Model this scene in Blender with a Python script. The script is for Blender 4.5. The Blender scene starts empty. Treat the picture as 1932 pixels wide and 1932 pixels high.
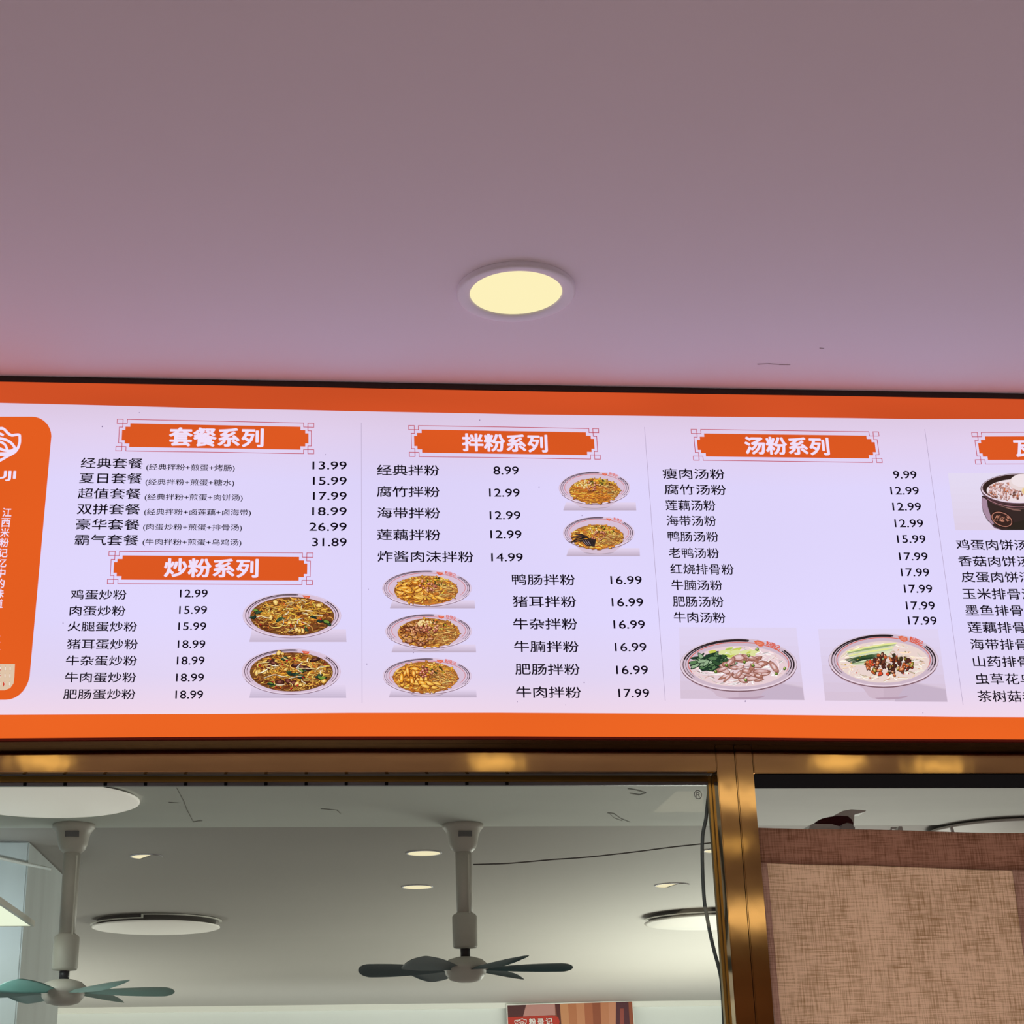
import bpy, bmesh, math, random
from mathutils import Vector, Matrix
random.seed(7)
S = bpy.context.scene
COL = S.collection

# ---------------------------------------------------------------- camera
F, CX, CY = 3050.0, 839.97, 954.45          # focal length and principal point in pixels of the 1932 px frame
PITCH, ROLL, YAW = .36078, -.016816, .080645
EYE = Vector((0, -2.5, 1.55))
_cy, _sy, _cp, _sp, _cr, _sr = (math.cos(YAW), math.sin(YAW), math.cos(PITCH), math.sin(PITCH),
                                math.cos(ROLL), math.sin(ROLL))
FWD = Vector((_sy*_cp, _cy*_cp, _sp)); _r = Vector((_cy, -_sy, 0)); _u = _r.cross(FWD)
RIGHT = _cr*_r + _sr*_u; UP = -_sr*_r + _cr*_u
cam = bpy.data.objects.new('camera', bpy.data.cameras.new('camera')); COL.objects.link(cam)
m = Matrix((RIGHT, UP, -FWD)).transposed().to_4x4(); m.translation = EYE; cam.matrix_world = m
cam.data.sensor_fit = 'HORIZONTAL'; cam.data.sensor_width = 36; cam.data.lens = 36*F/1932
cam.data.shift_x = (966-CX)/1932; cam.data.shift_y = (CY-966)/1932
cam.data.clip_start = .02
S.camera = cam
# ---------------------------------------------------------------- world, exposure, lights
S.view_settings.view_transform = 'Standard'; S.view_settings.look = 'None'
S.view_settings.exposure = 0; S.view_settings.gamma = 1; S.view_settings.use_curve_mapping = False
w = bpy.data.worlds.new('world'); S.world = w; w.use_nodes = True
w.node_tree.nodes['Background'].inputs[0].default_value = (1.0, .86, .80, 1)
w.node_tree.nodes['Background'].inputs[1].default_value = 1.6
def area(name, loc, rot, sx, sy, power, color):
    l = bpy.data.lights.new(name, 'AREA'); l.shape = 'RECTANGLE'; l.size = sx; l.size_y = sy
    l.energy = power; l.color = color
    o = bpy.data.objects.new(name, l); COL.objects.link(o); o.location = loc; o.rotation_euler = rot
    return o
area('kitchen_right_uplight_fill', (2.1, 5.0, .9), (math.radians(180), 0, 0), 1.1, 3.9, 84, (1, 1, .88))  # unseen uplight added so the kitchen ceiling brightens to the right
area('kitchen_left_uplight_fill', (-2.0, 6.4, .8), (math.radians(180), 0, 0), 1.0, 2.6, 44, (1, 1, .9))  # unseen uplight added to brighten the far left of the ceiling
area('kitchen_wall_fill', (1.4, 7.3, .9), (math.radians(125), 0, 0), 4.6, .3, 22, (.97, 1, .97))  # added fill tilted at the far wall, no fixture there
area('kitchen_near_fill', (.6, 1.0, .3), (math.radians(180), 0, 0), 3.2, .7, 1.2, (.90, 1, .94))  # weak unseen fill added for the near soffit
area('room_fill', (.5, -1.85, 2.70), (0, 0, 0), 3.6, 1.1, 80, (1, .885, .80))  # added overhead fill, kept out of view and out of the reflections

# ---------------------------------------------------------------- helpers
def ray(x, y): return RIGHT*((x-CX)/F) - UP*((y-CY)/F) + FWD
def P(x, y, Y=0.0):
    d = ray(x, y); return EYE + d*((Y-EYE.y)/d.y)
def C(x, y, z):
    d = ray(x, y); return EYE + d*((z-EYE.z)/d.z)
def lin(c): return tuple((v/255/12.92 if v/255 <= .04045 else ((v/255+.055)/1.055)**2.4) for v in c)
def tag(o, label=None, cat=None, group=None, kind=None):
    for k, v in (('label', label), ('category', cat), ('group', group), ('kind', kind)):
        if v: o[k] = v
    return o
def link(name, me, mats=None, parent=None, smooth=False):
    o = bpy.data.objects.new(name, me); COL.objects.link(o)
    if mats:
        for mm in (mats if isinstance(mats, (list, tuple)) else [mats]): me.materials.append(mm)
    if parent:
        o.parent = parent; o.matrix_parent_inverse = parent.matrix_world.inverted()
    if smooth:
        for p in me.polygons: p.use_smooth = True
    return o
def empty(name, loc=(0, 0, 0), rz=0):
    o = bpy.data.objects.new(name, None); COL.objects.link(o); o.location = loc; o.rotation_euler = (0, 0, rz)
    o.matrix_world = Matrix.Translation(loc) @ Matrix.Rotation(rz, 4, 'Z')
    return o
def obj(name, bm, mat, parent=None, smooth=False, local=False):
    me = bpy.data.meshes.new(name); bm.to_mesh(me); bm.free()
    o = link(name, me, mat, None, smooth)
    if parent:
        o.parent = parent
        if not local: o.matrix_parent_inverse = parent.matrix_world.inverted()
    return o
def bx(bm, x0, x1, y0, y1, z0, z1, bev=0):
    r = bmesh.ops.create_cube(bm, size=1)
    for v in r['verts']:
        v.co = Vector(((x0+x1)/2+v.co.x*(x1-x0), (y0+y1)/2+v.co.y*(y1-y0), (z0+z1)/2+v.co.z*(z1-z0)))
    if bev:
        es = list({e for v in r['verts'] for e in v.link_edges})
        bmesh.ops.bevel(bm, geom=es, offset=bev, segments=2, affect='EDGES')
    return bm
def box(name, mat, a, b, parent=None, bev=0):
    bm = bmesh.new(); bx(bm, a[0], b[0], a[1], b[1], a[2], b[2], bev); return obj(name, bm, mat, parent)
def lathe(bm, prof, seg=48, c=(0, 0, 0)):
    rings = []
    for r, z in prof:
        if r < 1e-6: rings.append([bm.verts.new((c[0], c[1], c[2]+z))])
        else: rings.append([bm.verts.new((c[0]+r*math.cos(2*math.pi*k/seg), c[1]+r*math.sin(2*math.pi*k/seg), c[2]+z)) for k in range(seg)])
    for a, b in zip(rings, rings[1:]):
        for k in range(seg):
            j = (k+1) % seg
            if len(a) == 1 and len(b) == 1: continue
            if len(a) == 1: bm.faces.new((a[0], b[j], b[k]))
            elif len(b) == 1: bm.faces.new((a[k], a[j], b[0]))
            else: bm.faces.new((a[k], a[j], b[j], b[k]))
    bmesh.ops.recalc_face_normals(bm, faces=bm.faces[:])
    return bm
def tube(bm, pts, r, seg=8):
    pts = [Vector(p) for p in pts]; rings = []
    for i, p in enumerate(pts):
        t = (pts[min(i+1, len(pts)-1)]-pts[max(i-1, 0)]).normalized()
        a = t.cross(Vector((0, 0, 1)) if abs(t.z) < .9 else Vector((1, 0, 0))).normalized(); b = t.cross(a)
        rings.append([bm.verts.new(p+(a*math.cos(2*math.pi*k/seg)+b*math.sin(2*math.pi*k/seg))*r) for k in range(seg)])
    for a, b in zip(rings, rings[1:]):
        for k in range(seg): bm.faces.new((a[k], a[(k+1) % seg], b[(k+1) % seg], b[k]))
    bm.faces.new(rings[0]); bm.faces.new(rings[-1][::-1])
    return bm
def smooth_pts(pts, n=6):
    out = []
    for i in range(len(pts)-1):
        p0, p1, p2, p3 = pts[max(i-1, 0)], pts[i], pts[i+1], pts[min(i+2, len(pts)-1)]
        for k in range(n):
            t = k/n
            out.append(tuple(.5*((2*b)+(-a+c)*t+(2*a-5*b+4*c-d)*t*t+(-a+3*b-3*c+d)*t**3) for a, b, c, d in zip(p0, p1, p2, p3)))
    out.append(tuple(pts[-1])); return out

# ---------------------------------------------------------------- materials
def mat(name, color, rough=.6, metal=0, spec=.5, noise=None, bump=None, emis=None, estr=0, coat=0):
    """noise=(scale, amount) varies the colour a little, bump=(scale, strength)"""
    M = bpy.data.materials.new(name); M.use_nodes = True; nt = M.node_tree; b = nt.nodes['Principled BSDF']
    b.inputs['Base Color'].default_value = (*color, 1); b.inputs['Roughness'].default_value = rough
    b.inputs['Metallic'].default_value = metal; b.inputs['Specular IOR Level'].default_value = spec
    b.inputs['Coat Weight'].default_value = coat
    tc = nt.nodes.new('ShaderNodeTexCoord')
    def noise_node(sc, det=4):
        mp = nt.nodes.new('ShaderNodeMapping'); nt.links.new(tc.outputs['Object'], mp.inputs[0])
        mp.inputs['Scale'].default_value = sc if isinstance(sc, (tuple, list)) else (sc,)*3
        n = nt.nodes.new('ShaderNodeTexNoise'); n.inputs['Scale'].default_value = 1; n.inputs['Detail'].default_value = det
        nt.links.new(mp.outputs[0], n.inputs['Vector']); return n
    if noise:
        n = noise_node(noise[0]); mx = nt.nodes.new('ShaderNodeMix'); mx.data_type = 'RGBA'
        lo = tuple(c*(1-noise[1]) for c in color); hi = tuple(min(1, c*(1+noise[1])) for c in color)
        mx.inputs[6].default_value = (*lo, 1); mx.inputs[7].default_value = (*hi, 1)
        nt.links.new(n.outputs['Fac'], mx.inputs[0]); nt.links.new(mx.outputs[2], b.inputs['Base Color'])
    if bump:
        n = noise_node(bump[0], 3); bp = nt.nodes.new('ShaderNodeBump'); bp.inputs['Strength'].default_value = bump[1]
        bp.inputs['Distance'].default_value = bump[2] if len(bump) > 2 else .01
        nt.links.new(n.outputs['Fac'], bp.inputs['Height']); nt.links.new(bp.outputs[0], b.inputs['Normal'])
    if emis:
        b.inputs['Emission Color'].default_value = (*emis, 1); b.inputs['Emission Strength'].default_value = estr
    return M
def glow(name, color, var=.0, scale=(3, 3, 3), edge=None):
    """backlit translucent print: gives off its own light through the sheet"""
    M = bpy.data.materials.new(name); M.use_nodes = True; nt = M.node_tree; nt.nodes.clear()
    out = nt.nodes.new('ShaderNodeOutputMaterial'); em = nt.nodes.new('ShaderNodeEmission')
    nt.links.new(em.outputs[0], out.inputs[0]); em.inputs[0].default_value = (*color, 1)
    tc = nt.nodes.new('ShaderNodeTexCoord'); base = None
    if edge:
        sx = nt.nodes.new('ShaderNodeSeparateXYZ'); nt.links.new(tc.outputs['Object'], sx.inputs[0])
        mr = nt.nodes.new('ShaderNodeMapRange'); nt.links.new(sx.outputs['Z'], mr.inputs[0])
        mr.inputs[1].default_value = edge[0]; mr.inputs[2].default_value = edge[1]
        cr = nt.nodes.new('ShaderNodeValToRGB'); nt.links.new(mr.outputs[0], cr.inputs[0])
        e = cr.color_ramp.elements
        e[0].position = 0; e[0].color = (*edge[2][0][1], 1); e[1].position = 1; e[1].color = (*edge[2][-1][1], 1)
        for p, c in edge[2][1:-1]:
            k = e.new(p); k.color = (*c, 1)
        base = cr.outputs[0]
    if var:
        mp = nt.nodes.new('ShaderNodeMapping'); mp.inputs['Scale'].default_value = scale
        nt.links.new(tc.outputs['Object'], mp.inputs[0])
        n = nt.nodes.new('ShaderNodeTexNoise'); n.inputs['Scale'].default_value = 1; n.inputs['Detail'].default_value = 1
        nt.links.new(mp.outputs[0], n.inputs['Vector'])
        mr = nt.nodes.new('ShaderNodeMapRange'); mr.inputs[3].default_value = 1-var; mr.inputs[4].default_value = 1+var
        mr.inputs[1].default_value = .25; mr.inputs[2].default_value = .75
        nt.links.new(n.outputs['Fac'], mr.inputs[0]); nt.links.new(mr.outputs[0], em.inputs[1])
    if base: nt.links.new(base, em.inputs[0])
    return M

M_ceil = mat('ceiling_paint', (.92, .85, .95), .75, noise=(1.2, .03))
M_wall = mat('wall_paint', (.55, .48, .46), .8, noise=(2, .05))
M_floor = mat('floor_tile', (.34, .29, .30), .3, noise=(3, .1))
M_white = mat('white_plastic', (.72, .72, .70), .4)
M_brass = mat('polished_brass', (.47, .295, .12), .07, 1, noise=((5, 5, 26), .3), bump=((9, 9, 5), .10, .004))
M_brass2 = mat('dull_brass', (.28, .18, .045), .3, 1, noise=(20, .15))
M_under = mat('brown_metal', (.026, .009, .004), .35, 0, spec=.4, noise=((2, 20, 20), .3))
M_dark = mat('dark_gap', (.035, .02, .015), .7)
M_lip = mat('dark_red_lip', (.10, .008, .003), .8, spec=.1)
M_black = mat('black_panel', (.008, .008, .009), .9, spec=.08)
M_track = mat('grey_track', (.10, .11, .12), .25, .7, noise=((9, 40, 40), .5))
M_ink = mat('black_ink', (.006, .003, .014), .9, spec=.08)
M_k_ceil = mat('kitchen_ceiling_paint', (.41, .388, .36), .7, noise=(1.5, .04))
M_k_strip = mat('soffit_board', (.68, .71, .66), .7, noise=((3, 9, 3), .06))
M_k_wall = mat('kitchen_wall_paint', (.74, .76, .73), .7, noise=(2, .05))
M_k_block = mat('duct_panel', (.74, .82, .84), .45, noise=((9, 9, 1.5), .18))
M_fan = mat('fan_plastic', (.66, .63, .58), .4)
M_blade = mat('teal_blade', (.15, .215, .235), .3)
M_shaft = mat('dark_shaft', (.03, .03, .04), .4)
M_lamp_off = mat('lamp_diffuser_unlit', (.88, .83, .76), .5, noise=((14, 3, 3), .08))
M_rim = mat('lamp_rim', (.86, .85, .78), .4)
M_cable = mat('rubber_cable', (.05, .065, .07), .6)
M_wire = mat('thin_wire', (.10, .09, .085), .6)
M_sheet = glow('lit_sheet', lin((224, 214, 250)), .035, (1.7, 1, 2.5),
               edge=(EYE.z+.593, EYE.z+1.117, [(0, lin((240, 216, 234))), (.12, lin((226, 213, 243))), (.3, lin((223, 214, 252))),
                                               (.75, lin((223, 213, 251))), (.92, lin((226, 208, 238))), (1, lin((222, 202, 228)))]))
M_or_top = glow('lit_orange_top', lin((207, 80, 38)), .12, (2.2, 1, 9))
M_or_bot = glow('lit_orange_bottom', lin((236, 101, 36)), .05, (2.2, 1, 9))
M_or_head = glow('lit_orange_title', lin((220, 88, 34)), .05, (3, 1, 9))
M_or_side = glow('lit_orange_side', lin((228, 94, 33)), .05, (3, 1, 3))
M_glint = glow('lit_lettering', lin((240, 224, 250)))
M_outline = glow('lit_red_outline', lin((190, 62, 78)))
M_faint = glow('faint_divider', lin((176, 160, 190)))
for M in (M_glint, M_outline, M_faint): M.cycles.emission_sampling = 'NONE'
M_warm = glow('warm_lamp', (.985, .88, .50), .0)
M_warm2 = glow('warm_lamp_far', (.98, .84, .55), .0)
M_cool = glow('cool_panel', (.93, .98, .76), .0)
def attr_mat(name, emit=True):
    M = bpy.data.materials.new(name); M.use_nodes = True; nt = M.node_tree
    a = nt.nodes.new('ShaderNodeAttribute'); a.attribute_name = 'ink'
    if emit:
        out = nt.nodes['Material Output']; em = nt.nodes.new('ShaderNodeEmission')
        nt.links.new(a.outputs['Color'], em.inputs[0]); nt.links.new(em.outputs[0], out.inputs[0])
        M.cycles.emission_sampling = 'NONE'
    else:
        nt.links.new(a.outputs['Color'], nt.nodes['Principled BSDF'].inputs['Base Color'])
        nt.nodes['Principled BSDF'].inputs['Roughness'].default_value = .5
    return M
M_print = attr_mat('backlit_photo_print'); M_poster = attr_mat('poster_print', False)
M_glass = bpy.data.materials.new('window_glass'); M_glass.use_nodes = True
nt = M_glass.node_tree; nt.nodes.clear(); o_ = nt.nodes.new('ShaderNodeOutputMaterial')
tr = nt.nodes.new('ShaderNodeBsdfTransparent'); tr.inputs[0].default_value = (.96, .985, .97, 1)
gl = nt.nodes.new('ShaderNodeBsdfGlossy'); gl.inputs['Roughness'].default_value = .01
fr = nt.nodes.new('ShaderNodeFresnel'); fr.inputs[0].default_value = 1.3; mx = nt.nodes.new('ShaderNodeMixShader')
nt.links.new(fr.outputs[0], mx.inputs[0]); nt.links.new(tr.outputs[0], mx.inputs[1]); nt.links.new(gl.outputs[0], mx.inputs[2])
nt.links.new(mx.outputs[0], o_.inputs[0])
def linen(name, col, dark, trans=.35):
    M = bpy.data.materials.new(name); M.use_nodes = True; nt = M.node_tree; b = nt.nodes['Principled BSDF']
    b.inputs['Roughness'].default_value = .9; b.inputs['Specular IOR Level'].default_value = .1
    tc = nt.nodes.new('ShaderNodeTexCoord'); fs = []
    for sc in ((520, 1, 26), (26, 1, 520), (16, 1, 14)):
        mp = nt.nodes.new('ShaderNodeMapping'); mp.inputs['Scale'].default_value = sc
        n = nt.nodes.new('ShaderNodeTexNoise'); n.inputs['Scale'].default_value = 1; n.inputs['Detail'].default_value = 2
        nt.links.new(tc.outputs['Object'], mp.inputs[0]); nt.links.new(mp.outputs[0], n.inputs['Vector']); fs.append(n)
    mn = nt.nodes.new('ShaderNodeMath'); mn.operation = 'MULTIPLY'
    nt.links.new(fs[0].outputs['Fac'], mn.inputs[0]); nt.links.new(fs[1].outputs['Fac'], mn.inputs[1])
    m2 = nt.nodes.new('ShaderNodeMath'); m2.operation = 'MULTIPLY_ADD'; m2.inputs[1].default_value = .28
    nt.links.new(fs[2].outputs['Fac'], m2.inputs[0]); nt.links.new(mn.outputs[0], m2.inputs[2])
    mr = nt.nodes.new('ShaderNodeMapRange'); mr.inputs[1].default_value = .24; mr.inputs[2].default_value = .46
    nt.links.new(m2.outputs[0], mr.inputs[0])
    mxc = nt.nodes.new('ShaderNodeMix'); mxc.data_type = 'RGBA'; mxc.inputs[6].default_value = (*dark, 1); mxc.inputs[7].default_value = (*col, 1)
    nt.links.new(mr.outputs[0], mxc.inputs[0]); nt.links.new(mxc.outputs[2], b.inputs['Base Color'])
    t = nt.nodes.new('ShaderNodeBsdfTranslucent'); nt.links.new(mxc.outputs[2], t.inputs[0])
    ms = nt.nodes.new('ShaderNodeMixShader'); ms.inputs[0].default_value = trans
    nt.links.new(b.outputs[0], ms.inputs[1]); nt.links.new(t.outputs[0], ms.inputs[2])
    nt.links.new(ms.outputs[0], nt.nodes['Material Output'].inputs[0])
    return M
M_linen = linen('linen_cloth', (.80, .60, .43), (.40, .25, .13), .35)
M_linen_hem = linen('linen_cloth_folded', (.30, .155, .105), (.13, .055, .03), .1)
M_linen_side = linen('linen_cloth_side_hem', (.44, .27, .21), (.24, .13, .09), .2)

M_bead = mat('grey_bead', (.17, .185, .20), .35, .3, noise=((7, 60, 60), .75))
# ---------------------------------------------------------------- room shell
CEIL_Z = EYE.z+1.169
K_Z = EYE.z+.70
YF = .048                                    # front face of the brass frame work
box('ceiling', M_ceil, (-4.2, -8.8, CEIL_Z), (4.6, .3, CEIL_Z+.1))['kind'] = 'structure'
box('floor', M_floor, (-30, -40, -.1), (30, 8.9, 0))['kind'] = 'structure'
box('wall_left', M_wall, (-4.3, -8.8, 0), (-4.2, .3, CEIL_Z+.1))['kind'] = 'structure'
box('wall_right', M_wall, (4.6, -8.8, 0), (4.7, .3, CEIL_Z+.1))['kind'] = 'structure'
M_wood = mat('brown_wood', (.30, .16, .10), .5, noise=((2, 2, 20), .3))
box('wall_rear', M_wood, (1.0, -8.9, 0), (4.7, -8.8, CEIL_Z+.1))['kind'] = 'structure'
box('wall_rear', M_wall, (-4.3, -8.9, 1.9), (1.0, -8.8, CEIL_Z+.1))['kind'] = 'structure'
zHB = P(700, 1456, YF).z                     # underside of the brass header
Z_BOARD_BOT = EYE.z+.5565
fw = box('wall_front', M_wall, (-4.2, .139, Z_BOARD_BOT-.004), (4.6, .3, CEIL_Z)); fw['kind'] = 'structure'
box('wall_front', M_wall, (-4.2, .139, 0), (.6, .3, .985))['kind'] = 'structure'
box('wall_front', M_wall, (2.3, .139, 0), (4.6, .3, .999))['kind'] = 'structure'
box('wall_front', M_wall, (-4.2, .139, 1.0), (-1.3, .3, Z_BOARD_BOT-.004))['kind'] = 'structure'
box('wall_front', M_wall, (2.3, .139, 1.0), (4.6, .3, Z_BOARD_BOT-.004))['kind'] = 'structure'
# kitchen shell behind the glass
yStrip = C(600, 1556, K_Z).y
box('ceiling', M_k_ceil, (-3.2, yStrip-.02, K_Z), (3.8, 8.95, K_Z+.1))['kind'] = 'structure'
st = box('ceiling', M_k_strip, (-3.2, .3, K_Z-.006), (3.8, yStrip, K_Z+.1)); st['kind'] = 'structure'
st['label'] = 'paler soffit board along the kitchen ceiling edge'
yB = 8.75
box('wall_back', M_k_wall, (-3.2, yB, 0), (3.8, yB+.1, K_Z+.1))['kind'] = 'structure'
box('wall_left', M_k_wall, (-3.3, .3, 0), (-3.2, 8.9, K_Z+.1))['kind'] = 'structure'
box('wall_right', M_k_wall, (3.8, .3, 0), (3.9, 8.9, K_Z+.1))['kind'] = 'structure'
box('trim_1', M_rim, (-3.2, yB-.05, K_Z-.035), (3.8, yB, K_Z))['kind'] = 'structure'
# ceiling cracks on the soffit board
def stroke_ceiling(pts, wpx, z, mat_, parent, name='crack'):
    bm = bmesh.new()
    for (a, b) in zip(pts, pts[1:]):
        dx, dy = b[0]-a[0], b[1]-a[1]; L = math.hypot(dx, dy) or 1; nx, ny = -dy/L*wpx/2, dx/L*wpx/2
        vs = [bm.verts.new(C(p[0]+s*nx, p[1]+s*ny, z)) for p, s in ((a, 1), (b, .6), (b, -.6), (a, -1))]
        bm.faces.new(vs)
    return obj(name, bm, mat_, parent)
M_crack = mat('crack', (.22, .22, .19), .8)
zc = K_Z-.0068
for pts, wpx in (([(333, 1486), (341, 1501), (347, 1512), (352, 1526), (365, 1551)], 1.3), ([(365, 1551), (374, 1549), (382, 1549)], 1.2),
                 ([(318, 1514), (337, 1515)], 1), ([(605, 1526), (636, 1529), (643, 1536)], 1.3),
                 ([(1146, 1534), (1158, 1535), (1172, 1545), (1188, 1551)], 1.5), ([(1150, 1535), (1158, 1543), (1174, 1549)], 1),
                 ([(1184, 1488), (1202, 1491), (1219, 1496), (1206, 1500), (1189, 1497)], 2.2)):
    stroke_ceiling(pts, wpx, zc, M_crack, st)
M_scuff = mat('scuff', (.38, .30, .33), .8)
mainc = bpy.data.objects['ceiling']
stroke_ceiling([(1429, 687.5), (1450, 686.5), (1470, 688), (1491, 688.5)], 1.4, CEIL_Z-.0004, M_scuff, mainc, 'scuff_mark')
stroke_ceiling([(1546, 657), (1555, 658)], 1.5, CEIL_Z-.0004, M_scuff, mainc, 'scuff_mark')

# ---------------------------------------------------------------- menu light box
board = empty('menu_light_box', (.4, .0, EYE.z+.556))
tag(board, 'long backlit menu board with orange borders under the ceiling', 'menu board')
XL, XR = -2.4, 2.7
def plane_y(layer): return -.0005 - layer*.00004
def pedge(pts, lo=None, hi=None):
    """edge polyline measured along the board, extended to its two ends"""
    q = [P(x, y, 0) for x, y in pts]
    a = Vector((XL, 0, q[0].z)); b = Vector((XR, 0, q[-1].z)); return [a]+q+[b]
E_top = pedge([(0, 718.6), (200, 722.5), (400, 726.8), (700, 733), (967, 738), (1380, 744.5), (1650, 748.5), (1932, 752)])
E_wt = pedge([(0, 760.3), (200, 765), (380, 770), (720, 777), (980, 782), (1260, 785.5), (1600, 789), (1740, 791.3), (1932, 791)])
E_wb = pedge([(0, 1348.8), (400, 1347.3), (660, 1345.3), (940, 1345), (1260, 1346.7), (1540, 1349.6), (1800, 1352.7), (1932, 1353.2)])
E_bot = pedge([(0, 1395), (250, 1393), (500, 1391.3), (950, 1391), (1400, 1393), (1650, 1395.5), (1932, 1397)])
def at(poly, x):
    for a, b in zip(poly, poly[1:]):
        if a.x <= x <= b.x: return a.z+(b.z-a.z)*(x-a.x)/max(1e-9, b.x-a.x)
    return poly[-1].z
def band(lo, hi, y):
    bm = bmesh.new(); xs = sorted({round(p.x, 5) for p in lo+hi}); prev = None
    for x in xs:
        c = (bm.verts.new((x, y, at(lo, x))), bm.verts.new((x, y, at(hi, x))))
        if prev: bm.faces.new((prev[0], c[0], c[1], prev[1]))
        prev = c
    return bm
# case behind the sheet (closed box following the slightly bowed outline)
bm = bmesh.new(); xs = sorted({round(p.x, 5) for p in E_top+E_bot}); prev = None
for x in xs:
    c = [bm.verts.new((x, y, z)) for y, z in ((.0, at(E_bot, x)), (.0, at(E_top, x)), (.137, at(E_top, x)), (.137, at(E_bot, x)))]
    if prev:
        for k in range(4): bm.faces.new((prev[k], prev[(k+1) % 4], c[(k+1) % 4], c[k]))
    else: bm.faces.new(c)
    prev = c
bm.faces.new(prev[::-1]); bmesh.ops.recalc_face_normals(bm, faces=bm.faces[:])
case = obj('case', bm, M_under, board)
bm = bmesh.new(); prev = None                # thin dark red lip along the bottom edge
for x in xs:
    z = at(E_bot, x); c = [bm.verts.new((x, yy, zz)) for yy, zz in ((-.006, z-.0035), (-.006, z+.0003), (.004, z+.0003), (.004, z-.0035))]
    if prev:
        for k in range(4): bm.faces.new((prev[k], prev[(k+1) % 4], c[(k+1) % 4], c[k]))
    prev = c
bmesh.ops.recalc_face_normals(bm, faces=bm.faces[:]); obj('bottom_lip', bm, M_lip, board)
bm = bmesh.new(); bx(bm, XL, XR, .02, .12, EYE.z+1.13, CEIL_Z-.0005); obj('mounting_rail', bm, M_dark, board)
bm = bmesh.new(); bx(bm, XL, XR, -.002, .02, at(E_top, .3)+.001, CEIL_Z-.0005); obj('shadow_gap_strip', bm, M_dark, board)  # solid dark strip, the gap's shade put into its colour
tag(obj('border_band', band(E_wt, E_top, plane_y(0)), M_or_top, board), 'orange upper border')
tag(obj('border_band', band(E_bot, E_wb, plane_y(0)), M_or_bot, board), 'brighter orange lower border')
obj('lit_sheet', band(E_wb, E_wt, plane_y(0)), M_sheet, board)

def quadmap(c):
    """unit square -> picture corners TL TR BR BL"""
    def f(u, v):
        t = (c[0][0]+(c[1][0]-c[0][0])*u, c[0][1]+(c[1][1]-c[0][1])*u); b = (c[3][0]+(c[2][0]-c[3][0])*u, c[3][1]+(c[2][1]-c[3][1])*u)
        return (t[0]+(b[0]-t[0])*v, t[1]+(b[1]-t[1])*v)
    return f
def flat_poly(name, pts, mat_, layer, parent=board):
    bm = bmesh.new(); vs = [bm.verts.new(P(x, y, 0)+Vector((0, plane_y(layer), 0))) for x, y in pts]
    f = bm.faces.new(vs); bmesh.ops.triangulate(bm, faces=[f]); return obj(name, bm, mat_, parent)
def stroke_bm(bm, pts, wpx, layer, close=False):
    n = len(pts); L, R_ = [], []
    for i, p in enumerate(pts):
        if close: a, b = pts[i-1], pts[(i+1) % n]
        else: a, b = pts[max(i-1, 0)], pts[min(i+1, n-1)]
        d1 = Vector((p[0]-a[0], p[1]-a[1])); d2 = Vector((b[0]-p[0], b[1]-p[1]))
        if d1.length < 1e-6: d1 = d2
        if d2.length < 1e-6: d2 = d1
        d1.normalize(); d2.normalize(); t = d1+d2
        if t.length < 1e-3: t = d1
        t.normalize(); nn = Vector((-t.y, t.x)); k = 1/max(.45, nn.dot(Vector((-d1.y, d1.x))))
        L.append((p[0]+nn.x*wpx/2*k, p[1]+nn.y*wpx/2*k)); R_.append((p[0]-nn.x*wpx/2*k, p[1]-nn.y*wpx/2*k))
    off = Vector((0, plane_y(layer), 0))
    L = [bm.verts.new(P(*q, 0)+off) for q in L]; R_ = [bm.verts.new(P(*q, 0)+off) for q in R_]
    for i in range(n if close else n-1):
        j = (i+1) % n; bm.faces.new((L[i], L[j], R_[j], R_[i]))
def stroke(name, pts, wpx, mat_, layer, close=False, parent=board):
    bm = bmesh.new(); stroke_bm(bm, pts, wpx, layer, close); return obj(name, bm, mat_, parent)

# text: every line fitted between its measured ends
def text_mesh(body, bold):
    c = bpy.data.curves.new('t', 'FONT'); c.body = body; c.resolution_u = 3; c.fill_mode = 'FRONT'
    o = bpy.data.objects.new('t', c); COL.objects.link(o); bpy.context.view_layer.update()
    me = bpy.data.meshes.new_from_object(o); bpy.data.objects.remove(o); bpy.data.curves.remove(c); me.materials.clear()
    if bold:                                 # heavier strokes: the letter overprinted a hair to each side
        n = 8 if bold > .02 else 4; V = [v.co.copy() for v in me.vertices]; Fc = [tuple(p.vertices) for p in me.polygons]; vs, fs = [], []
        for k in range(n):
            a = 2*math.pi*(k+.5)/n; d = Vector((math.cos(a)*bold, math.sin(a)*bold, k*.001)); i = len(vs)
            vs += [v+d for v in V]; fs += [tuple(j+i for j in f) for f in Fc]
        bpy.data.meshes.remove(me); me = bpy.data.meshes.new('t'); me.from_pydata(vs, [], fs)
    return me
CH = {}
def text(name, body, x0, x1, yl, yr, h, mat_, layer=2, bold=0.0, parent=board, label=None, italic=0, Y=0.0, top=None):
    me = text_mesh(body, bold)
    xs = [v.co.x for v in me.vertices]; zs = [v.co.y for v in me.vertices]
    a0, a1, b0, b1 = min(xs), max(xs), min(zs), max(zs)
    for v in me.vertices:
        u = (v.co.x-a0)/(a1-a0); t = (v.co.y-b0)/(b1-b0)
        px = x0+(x1-x0)*u; py = yl+(yr-yl)*u + (.5-t)*h
        px += (py-(yl+yr)/2)*((px-683)*.000128)     # letters stand upright on the real board
        v.co = P(px, py, Y)+Vector((0, (plane_y(layer) if Y == 0 else 0)-v.co.z*.004, 0))
    o = link(name, me, mat_, parent)
    if label: o['label'] = label
    return o
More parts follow.
